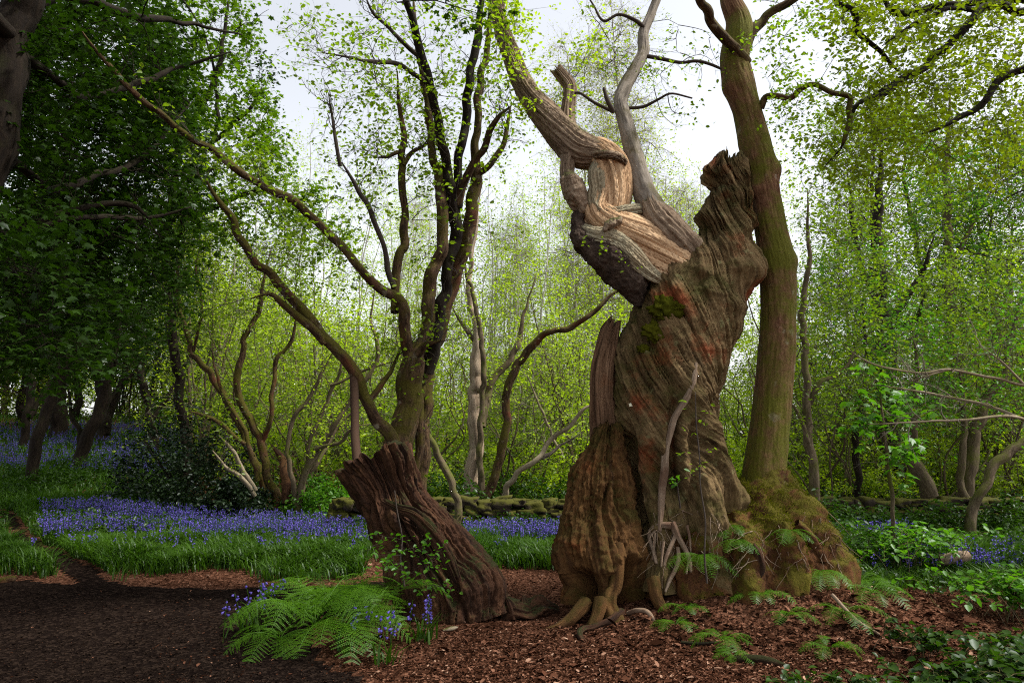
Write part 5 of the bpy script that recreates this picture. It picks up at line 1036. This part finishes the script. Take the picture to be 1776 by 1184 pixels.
wood = tag(tw.build('far_wood', M['hazel'], None), 'far-off spring wood closing the view behind the thicket', 'wood', kind='stuff')
build('foliage', V, Fq, M['leaf_yel'], wood)

# ------------------------------------------------------------------ mossy dry-stone wall
def stones(x0, x1, y_at, courses=5):
    g = np.linspace(-1, 1, 6); b = Bag()
    faces = []
    vs = {}
    def vid(p):
        k = tuple(np.round(p, 4)); vs.setdefault(k, len(vs)); return vs[k]
    for ax in range(3):
        for sg in (-1, 1):
            for i in range(5):
                for j in range(5):
                    q = []
                    for u, v in ((g[i], g[j]), (g[i + 1], g[j]), (g[i + 1], g[j + 1]), (g[i], g[j + 1])):
                        p = [0, 0, 0]; p[ax] = sg; p[(ax + 1) % 3] = u; p[(ax + 2) % 3] = v; q.append(vid(p))
                    faces.append(q if sg > 0 else q[::-1])
    U = np.array(list(vs.keys())); Fq = np.array(faces)
    U = U * (1 - .20 * (np.linalg.norm(U, axis=1, keepdims=True) - 1))
    for c in range(courses):
        x = x0 + rng.uniform(0, .2)
        while x < x1:
            w = rng.uniform(.13, .36) * (1.15 if c == courses - 1 else 1); h = rng.uniform(.085, .16)
            for dy in (-.14, .14):
                y = y_at(x) + dy + rng.normal() * .02; zz = float(hill(x, y)) + c * .118 + .05 + (rng.normal() * .02)
                s = np.array([w * .53, .17, h * .62]); V = U * s * (1 + .55 * fbm(U * 1.1 + rng.uniform(0, 90, 3), 3))[:, None]
                an = rng.normal() * .10; V = np.stack([V[:, 0] * np.cos(an) - V[:, 2] * np.sin(an), V[:, 1], V[:, 0] * np.sin(an) + V[:, 2] * np.cos(an)], -1)
                b.add(V + [x + w / 2, y, zz], Fq)
            x += w * rng.uniform(.96, 1.05)
    return b
stones(-3.2, 9.5, lambda x: 13.2 + .12 * math.sin(x * .7), 5).build('dry_stone_wall', M['stone'])
tag(bpy.data.objects['dry_stone_wall'], 'low dry-stone wall capped with bright moss running behind the chestnut', 'wall')

# ------------------------------------------------------------------ ground cover
def W(px, Y): return (np.asarray(px) - 888) / F * np.asarray(Y)
def blades(xy, length, width, lean=1.0, seg=3):
    n = len(xy); z = hill(xy[:, 0], xy[:, 1]); b = np.c_[xy, z - .01]
    az = rng.uniform(0, TAU, n); d = np.stack([np.cos(az), np.sin(az), 0 * az], -1); s = np.stack([-np.sin(az), np.cos(az), 0 * az], -1)
    L = (length * rng.uniform(.5, 1.2, n))[:, None]; w = (width * rng.uniform(.7, 1.3, n))[:, None]; ln = lean * rng.uniform(.3, 1.4, n)[:, None]
    c1 = b + d * L * ln * .25 + np.array([0, 0, 1]) * L * .55; c2 = b + d * L * ln * .95 + np.array([0, 0, 1]) * L * .80
    V = np.stack([b - s * w * .5, b + s * w * .5, c1 - s * w * .5, c1 + s * w * .5, c2], 1); k = np.arange(n)[:, None] * 5
    return V.reshape(-1, 3), [k + np.array([[0, 1, 3, 2]]), k + np.array([[2, 3, 4]])]
def band(n, px0, px1, y0, y1): Y = rng.uniform(y0, y1, n) ; return np.c_[W(rng.uniform(px0, px1, n), Y), Y]
def off_path(xy): return xy[~path_in(xy[:, 0], xy[:, 1])]
g = np.vstack([band(30000, -100, 640, 9.0, 11.6), band(16000, -100, 660, 11.4, 15.0), band(9000, 810, 985, 9.5, 13.0), band(14000, 1440, 1850, 8.6, 12.8), band(2500, 640, 820, 10, 13), band(2500, 980, 1440, 9.8, 12.9), band(700, 1470, 1700, 8.0, 8.7), band(16000, -140, 330, 14, 27), band(6000, -160, 380, 26, 37)])
n_ = fbm(np.c_[g * .9, 0 * g[:, :1]], 3); g = off_path(g[(n_ > -.75) & (g[:, 1] > 9.25 + .6 * fbm(np.c_[g * 1.1, 3 + 0 * g[:, :1]], 2) + .7 * np.abs(noise(np.c_[g * 4.5, 0 * g[:, :1]])) * rng.uniform(0, 1.6, len(g)) - 1.2 * (g[:, 0] > 3))])
V, Fs = blades(g, np.where(g[:, 1] < 13.5, .26, .30) * (1 + .5 * fbm(np.c_[g * 1.8, 9 + 0 * g[:, :1]], 2)), np.where(g[:, 1] < 13.5, .014, .026)); tag(build('bluebell_leaves', V, Fs, M['grass']), 'strappy green bluebell leaves carpeting the banks', 'grass', kind='stuff')
def bells(xy, h, size, nb=8):
    n = len(xy); z = hill(xy[:, 0], xy[:, 1]); hh = h * rng.uniform(.7, 1.2, n); az = rng.uniform(0, TAU, n); ln = rng.uniform(.05, .22, n) * hh
    t = np.linspace(0, 1, 4)[None, :, None]; top = np.stack([np.cos(az) * ln, np.sin(az) * ln, hh], -1)[:, None]
    base = np.c_[xy, z][:, None]; Q = base + top * np.concatenate([t ** 1.7, t ** 1.7, t], -1)
    sV, sF = tubes(Q, np.full((n, 4), .0035), 3)
    k = np.repeat(np.arange(n), nb); u = rng.uniform(.58, 1.0, len(k)); c = base[k, 0] + top[k, 0] * np.stack([u ** 1.7, u ** 1.7, u], -1)
    a2 = rng.uniform(0, TAU, len(k)); o = np.stack([np.cos(a2), np.sin(a2), -.7 + 0 * a2], -1) * size * .9; c2 = c + o * .4
    ax = unit(o); e1 = unit(np.cross(ax, [0.3, .2, 1.0])); e2 = np.cross(ax, e1); S = size * rng.uniform(.7, 1.2, len(k))[:, None]
    rings = [c2] + [c2 + ax * S * 1.1 + (e1 * math.cos(q) + e2 * math.sin(q)) * S * .5 for q in (0, 2.094, 4.189)]
    V = np.stack(rings, 1).reshape(-1, 3); kk = np.arange(len(k))[:, None] * 4
    return sV, sF, V, np.concatenate([kk + np.array([[0, 1, 2]]), kk + np.array([[0, 2, 3]]), kk + np.array([[0, 3, 1]])])
fl = np.vstack([band(4000, 90, 640, 11.4, 13.9), band(600, 60, 660, 10.2, 11.3), band(650, 810, 985, 11.2, 12.8), band(60, 810, 985, 9.9, 10.8), band(420, 1500, 1800, 9.0, 10.2), band(300, 1430, 1560, 11.2, 13), band(250, 560, 700, 13.2, 15), band(4200, -150, 330, 17.5, 29)])
keep = (fbm(np.c_[fl * [.8, 1.5], 1 + 0 * fl[:, :1]], 4) > rng.uniform(-.40, .30, len(fl))); fl = off_path(fl[keep])
sV, sF, V, Fq = bells(fl, np.where(fl[:, 1] < 14.6, .30, .34), .022)
bb = tag(build('bluebells', V, Fq, M['bell']), 'drifts of violet-blue bluebells on the banks and left slope', 'flowers', kind='stuff'); build('flower_stalks', sV, sF, M['grass'], bb)
# low green undergrowth
def scatter(n, px0, px1, y0, y1, h, leaf, f=.9, th=-.2):
    xy = off_path(band(n, px0, px1, y0, y1)); q = fbm(np.c_[xy * f, 5 + 0 * xy[:, :1]], 3); xy = xy[q > th]; q = q[q > th]
    z = hill(xy[:, 0], xy[:, 1]) + rng.uniform(.02, 1, len(xy)) * h * (.55 + 1.2 * np.clip(q + .2, 0, 1)); return np.c_[xy, z], np.full(len(xy), leaf)
parts_ = [scatter(34000, 620, 1120, 13.8, 20, .8, .085), scatter(9000, 300, 700, 14.3, 20, .5, .075), scatter(16000, 1360, 1850, 13.7, 20, .6, .08), scatter(9000, 1430, 1860, 8.9, 13.0, .42, .075, 1.3, -.1), scatter(9000, -150, 300, 11.5, 18, .32, .07), scatter(9000, 20, 330, 14, 19, .35, .07), scatter(2600, 1450, 1850, 7.9, 9.2, .25, .06, 1.6, .05), scatter(30000, 250, 1776, 20, 48, 1.5, .17, .4, -.5)]
parts_ += [scatter(4200, 620, 1000, 12.2, 13.05, .34, .06, 1.5, -.1), scatter(8000, 1400, 1850, 11.8, 13.1, .62, .075, 1.5, -.3), scatter(1800, 600, 1850, 13.0, 13.5, .85, .06, 1.5, .05)]
p = np.vstack([a for a, b in parts_]); z = np.concatenate([b for a, b in parts_])
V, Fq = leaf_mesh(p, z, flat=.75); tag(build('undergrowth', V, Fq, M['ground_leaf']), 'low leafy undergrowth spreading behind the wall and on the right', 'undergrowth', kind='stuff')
# dead leaves and wood chips
def litter(n, px0, px1, y0, y1, size):
    Y = 1 / rng.uniform(1 / y1, 1 / y0, n); xy = np.c_[W(rng.uniform(px0, px1, n), Y), Y]; k = rng.uniform(size=n) > .93 * path_in(xy[:, 0], xy[:, 1]); xy = xy[k]
    return np.c_[xy, hill(xy[:, 0], xy[:, 1]) + rng.uniform(.003, .012, len(xy))], size * rng.lognormal(0, .35, len(xy))
parts_ = [litter(120000, 300, 1850, 4.3, 10.5, .018), litter(2200, 420, 1850, 4.5, 9.0, .045), litter(9000, -100, 520, 4.3, 9.5, .015), litter(700, 1000, 1650, 6.0, 7.6, .065), litter(9000, 800, 1800, 4.4, 6.8, .03)]
p = np.vstack([a for a, b in parts_]); z = np.concatenate([b for a, b in parts_])
V, Fq = leaf_mesh(p, z, droop=0, flat=.80, wide=.6); bag = Bag(); bag.add(V, Fq)
xy = litter(900, 200, 1850, 4.4, 10, 1)[0]; az = rng.uniform(0, TAU, len(xy)); L_ = rng.uniform(.04, .22, (len(xy), 1, 1)); tt = np.linspace(-.5, .5, 5)[None, :, None]
Q = xy[:, None] + np.stack([np.cos(az), np.sin(az), rng.normal(size=len(az)) * .08], -1)[:, None] * L_ * tt + rng.normal(size=(len(xy), 5, 3)) * .004; Q[..., 2] = np.maximum(Q[..., 2], hill(Q[..., 0], Q[..., 1]) + .004)
bag.add(*tubes(Q, np.full((len(xy), 5), 1.0) * rng.uniform(.0015, .005, (len(xy), 1)), 4))
tag(bag.build('leaf_litter', M['litter']), 'brown dead leaves and wood chips covering the ground', 'leaf litter', kind='stuff')

Y = 1 / rng.uniform(1 / 10.0, 1 / 4.3, 34000); xy = np.c_[W(rng.uniform(-120, 760, len(Y)), Y), Y]; xy = xy[path_in(xy[:, 0], xy[:, 1])]
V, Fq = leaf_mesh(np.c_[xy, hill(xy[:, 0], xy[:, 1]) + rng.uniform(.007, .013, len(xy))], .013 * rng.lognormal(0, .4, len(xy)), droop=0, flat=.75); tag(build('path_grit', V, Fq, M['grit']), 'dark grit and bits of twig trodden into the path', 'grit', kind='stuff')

# ------------------------------------------------------------------ ferns
def fern(label, c, size, n, spread=(0, TAU), lift=.8, cat='fern', group=None):
    c = np.asarray(c, float); root = thing('fern', c, label, cat, group)
    for k in range(n):
        az = rng.uniform(*spread) if n < 4 else spread[0] + (spread[1] - spread[0]) * (k + rng.uniform(0, .8)) / n
        L = size * rng.uniform(.75, 1.1); rise = lift * rng.uniform(.7, 1.2); d = np.array([math.cos(az), math.sin(az), 0])
        t = np.linspace(0, 1, 21)[:, None]
        C = c + d * L * (t * .95) + np.array([0, 0, 1]) * L * (rise * t - (.55 + .35 * rise) * t ** 2.2) + rng.normal(size=3) * .02 * L * t ** 2
        T = unit(np.gradient(C, axis=0)); S = unit(np.cross(T, [0, 0, 1.0]) + rng.normal(size=3) * .15); N = np.cross(S, T)
        V, Fl = [], []
        bag = Bag(); bag.add(*tubes(C[None], (np.linspace(.005, .0015, 21) * size / .7)[None], 4))
        quads = []
        for i in range(3, 21):
            u = i / 20; w = L * .25 * math.sin(math.pi * min(1, (1.08 - u)) ** .9 * .95) * (1 if u > .3 else .6 + .4 * u / .3) + .004
            for sg in (-1, 1):
                pd = unit(S[i] * sg + T[i] * .45 - N[i] * .12 + rng.normal(size=3) * .08); q = unit(T[i] - pd * T[i].dot(pd)); m = 9
                s = np.linspace(.06, .95, m)[:, None]; cc = C[i] + pd * w * s + N[i] * (-.10 * w * s ** 2); pl = np.maximum(.003, .027 * L * (1 - .75 * s) * min(1, w / (.12 * L)))
                for e in (-1, 1):
                    dd = unit(q * e + pd * .5); bw = .038 * w + .0014
                    quads.append(np.stack([cc - pd * bw, cc + dd * pl * .5 - pd * bw * .8, cc + dd * pl, cc + dd * pl * .45 + pd * bw], 1))
        Q = np.concatenate(quads).reshape(-1, 3); bag.add(Q, np.arange(len(Q)).reshape(-1, 4)); bag.build('frond', M['fern'], root)
    return root
def at(px, py, Y, lift=0.0): p = P(px, py, Y); return p + [0, 0, lift]
def gr(x, y): return (x, y, float(hill(x, y)) + .01)
x_ = lambda px, Y: float(W(px, Y))
fern('big lush fern spilling left in front of the hollow stump', gr(x_(560, 6.5), 6.5), .82, 15, lift=1.15)
fern('lush fern with long fronds pointing right under the hollow stump', gr(x_(600, 6.3), 6.25), .74, 13, (-2.0, 1.6), lift=1.05)
fern('low fern at the far left end of the clump by the stump', gr(x_(500, 6.2), 6.25), .52, 12, lift=.55)
fern('upright fern rising against the dark left side of the stump', gr(x_(650, 6.75), 6.75), .75, 9, lift=1.3)
fern('fern in the middle of the clump behind the bluebells beside the stump', gr(x_(590, 6.9), 6.95), .75, 12, lift=1.35)
def on_mound(px, py): return on_surf(mv, px, py, .01)
for lab, px, py, s, n in [('bright fern high on the mossy mound below the sycamore trunk', 1262, 905, .25, 6), ('fern with flat fronds lower down on the mossy mound', 1270, 932, .25, 6), ('small fern on the right shoulder of the mossy mound', 1370, 912, .27, 6),
                          ('drooping fern among the pale hanging roots of the chestnut', 1205, 960, .34, 8), ('tiny fern beside the dark hollow above the pale curled root', 1138, 885, .22, 6), ('fern at the right foot of the mossy mound', 1420, 985, .32, 8)]:
    fern(lab, on_mound(px, py), s, n, (math.pi + .2, TAU - .2), lift=.35)
for lab, x, y, s, n in [('fern growing from leaf litter below the mossy mound', 1238, 6.25, .34, 8), ('small fern lowest in the leaf litter below the mound', 1252, 5.9, .22, 6), ('pale fern on the litter beside the hanging roots', 1160, 6.55, .30, 7), ('fern on the litter at the right foot of the mound', 1440, 6.55, .38, 9), ('low fern in the leaf litter right of the big fern patch', 1345, 6.5, .28, 7), ('fern where the undergrowth meets the mound on the right', 1490, 7.0, .42, 9)]:
    fern(lab, gr(x_(x, y), y), s, n, lift=.7)
for lab, x, y, s_, n in [('fern low at the foot of the mound under the curved root', 1300, 6.72, .30, 8), ('fern at the far right of the mound beside the undergrowth', 1470, 7.35, .40, 9), ('little fern on the litter in front of the shell of the chestnut', 1178, 6.72, .24, 7), ('fern on the litter between the mound and the right corner brambles', 1410, 6.05, .28, 8)]:
    fern(lab, gr(x_(x, y), y), s_, n, lift=.8)
# bluebell clumps by the stump
def bluebell(label, px, Y, n, spread=.12):
    c = np.array(gr(x_(px, Y), Y)); root = thing('bluebell_clump', c, label, 'bluebells')
    xy = c[:2] + rng.normal(size=(n, 2)) * spread; 
    for q_ in xy:
        sV, sF, V, Fq = bells(q_[None], .36, .024, 9); o = build('stalk', sV, sF, M['grass'], root); build('flower', V, Fq, M['bell'], o)
    V, Fs = blades(c[:2] + rng.normal(size=(n * 6, 2)) * spread * .8, .26, .014, .9); build('leaves', V, Fs, M['grass'], root)
bluebell('bluebells flowering at the left of the fern clump', 480, 6.6, 9, .18)
bluebell('two thin bluebell stalks on the litter below the stump', 680, 5.75, 3, .05)
bluebell('bluebell stalks at the foot of the stump under the leafy spray', 740, 6.3, 5, .06)
bluebell('small strappy bluebell clump right at the foot of the fern clump', 620, 6.0, 3, .08)

# leafy saplings close by
def sapling(name, label, rows, targets, lm, leaf, sub=(3, .16), twigs=(2, .08), per=1, tm='twig', cat='sapling', flat=.75):
    pts, rad = px_stem(rows); root = thing(name, pts[0], label, cat)
    V, Fs, G, C = stem(pts, rad, sides=8, step=.03); build('stem', V, Fs, M[tm], root, G)
    sprays(root, C[len(C) // 4:], targets, lm, M[tm], leaf=leaf, twig_r=.003, sub=sub, twigs=twigs, per=per)
D = 6.45
sapling('beech_sapling', 'small sapling with a leafy arching spray in front of the hollow stump', [(700, 1015, D, 1.6), (694, 970, D, 1.4), (697, 930, D, 1.3), (688, 880, D, 1.1), (684, 850, D, .8)],
        np.vstack([P([640, 660, 690, 720, 740, 760, 725, 742, 755, 770, 690, 655], [950, 930, 940, 950, 960, 975, 1000, 1020, 1030, 1022, 975, 990], D - .1), in_poly([(630, 930), (740, 940), (760, 980), (640, 990)], 12, D - .3, D)]), M['leaf_bright'], .05)
D = 6.5
sapling('thin_sapling', 'thin dark sapling with a few pale leaves in front of the chestnut trunk', [(1224, 1010, D, 1.7), (1221, 960, D, 1.6), (1224, 900, D, 1.4), (1215, 850, D, 1.3), (1212, 790, D, 1.2), (1207, 730, D, 1), (1206, 680, D, .6)], P([1190, 1198, 1225, 1230, 1195, 1200, 1218, 1185, 1232], [700, 745, 725, 735, 790, 815, 800, 830, 780], D), M['leaf_cop'], .05, sub=(2, .1), twigs=(1, .06))
sapling('tiny_seedling', 'tiny bright green seedling in the dark hollow of the chestnut', [(1178, 880, 6.7, 1.5), (1176, 860, 6.65, 1.2), (1174, 838, 6.6, 1)], P([1166, 1174, 1182, 1170], [835, 830, 836, 842], 6.58), M['leaf_bright'], .05, sub=(2, .05), twigs=(1, .03))

# bramble filling the bottom right corner, and patches along the right
def bramble(label, c, r, n, leaf, h):
    c = np.array(c); root = thing('bramble', c, label, 'bramble')
    th = rng.uniform(0, TAU, n); rr = r * np.sqrt(rng.uniform(0, 1, n)); e = np.stack([np.cos(th) * rr, np.sin(th) * rr * .8, h * rng.uniform(.3, 1, n)], -1)
    o = c + rng.normal(size=(n, 3)) * [r * .4, r * .3, 0]; s = np.linspace(0, 1, 7)[None, :, None]
    Q = o[:, None] + e[:, None] * s + np.array([0, 0, 1]) * h * (4 * s * (1 - s)) * .5; Q[..., 2] = np.maximum(Q[..., 2], hill(Q[..., 0], Q[..., 1]) + .01)
    R = np.full((n, 7), .003); bag = Bag(); bag.add(*tubes(Q, R, 4)); Q2, R2 = sprout(Q, R, 4, .14, K=4); bag.add(*tubes(Q2, R2, 3)); bag.build('stems', M['hazel'], root)
    p = np.vstack([on_twigs(Q2, 3, .012), on_twigs(Q, 5, .02)]); p[:, 2] = np.maximum(p[:, 2], hill(p[:, 0], p[:, 1]) + .02)
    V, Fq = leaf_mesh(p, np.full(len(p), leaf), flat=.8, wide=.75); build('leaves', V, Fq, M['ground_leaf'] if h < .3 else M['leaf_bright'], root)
bramble('leafy bramble filling the bottom right corner', gr(x_(1640, 4.75), 4.75), .50, 60, .075, .16)
bramble('low leafy bramble along the bottom edge left of the big corner patch', gr(x_(1500, 4.55), 4.55), .34, 34, .06, .10)
bramble('dense leafy bramble filling the right side of the bottom corner', gr(x_(1760, 4.75), 4.75), .42, 50, .075, .22)
bramble('leafy bramble at the right edge just above the bottom corner patch', gr(x_(1745, 5.3), 5.3), .45, 50, .07, .25)
bramble('small leafy bramble shoots left of the bottom right patch', gr(x_(1430, 4.85), 4.85), .28, 16, .055, .12)
bramble('bramble sprig on the bare litter above the bottom right patch', gr(x_(1560, 5.9), 5.9), .28, 12, .06, .16)
bramble('bramble on the right edge in front of the bluebells', gr(x_(1740, 7.0), 7.0), .6, 50, .075, .36)
bramble('taller bramble beside the little log on the right', gr(x_(1550, 9.2), 9.2), .7, 60, .08, .5)
# loose wood on the ground
def stick(name, label, pts, rad, mat, rough=.3):
    a = np.asarray(pts, float); p = np.c_[a[:, :2], hill(a[:, 0], a[:, 1]) + a[:, 2]]
    V, Fs, G, _ = stem(p, rad, sides=12, step=.02, rough=rough, lumps=.25); return tag(build(name, V, Fs, mat, None, G), label, 'fallen wood')
stick('fallen_wood', 'flat red-brown splinter of wood on the leaf litter in front of the mound', [(1.62, 5.85, .02), (1.75, 5.80, .035), (1.9, 5.72, .03), (2.02, 5.66, .015)], [.015, .035, .035, .01], M['rot'])
stick('fallen_log', 'short pale broken log among the bluebells on the right', [(5.05, 9.15, .22), (5.25, 9.1, .24), (5.45, 9.1, .25)], [.06, .075, .07], M['root'])
stick('fallen_stick', 'thin straight stick lying on the litter at the right foot of the mound', [(2.75, 6.65, .10), (2.86, 6.45, .05), (2.98, 6.25, .03)], [.016, .014, .01], M['root'])
stick('bark_flake', 'pale flake of bark on the ground at the foot of the stump', [(-.60, 6.62, .012), (-.54, 6.66, .02), (-.48, 6.70, .012)], [.008, .02, .008], M['pale_dead'])
stick('fallen_stick', 'thin dark stick lying on the litter below the hanging roots', [(1.35, 6.25, .02), (1.5, 6.2, .02), (1.66, 6.22, .015)], [.012, .014, .008], M['shade_bark'])
stick('fallen_branch', 'mossy fallen branch at the edge of the path on the far left', [(-7.2, 8.95, .04), (-6.7, 8.9, .06), (-6.2, 9.0, .05), (-5.9, 9.05, .03)], [.05, .06, .05, .03], M['coppice'])
stick('fallen_branch', 'pale fallen branch lying behind the wall left of the shredded tree', [(-2.0, 14.6, .38), (-1.2, 14.5, .42), (-.6, 14.6, .46)], [.03, .03, .02], M['pale_dead'])
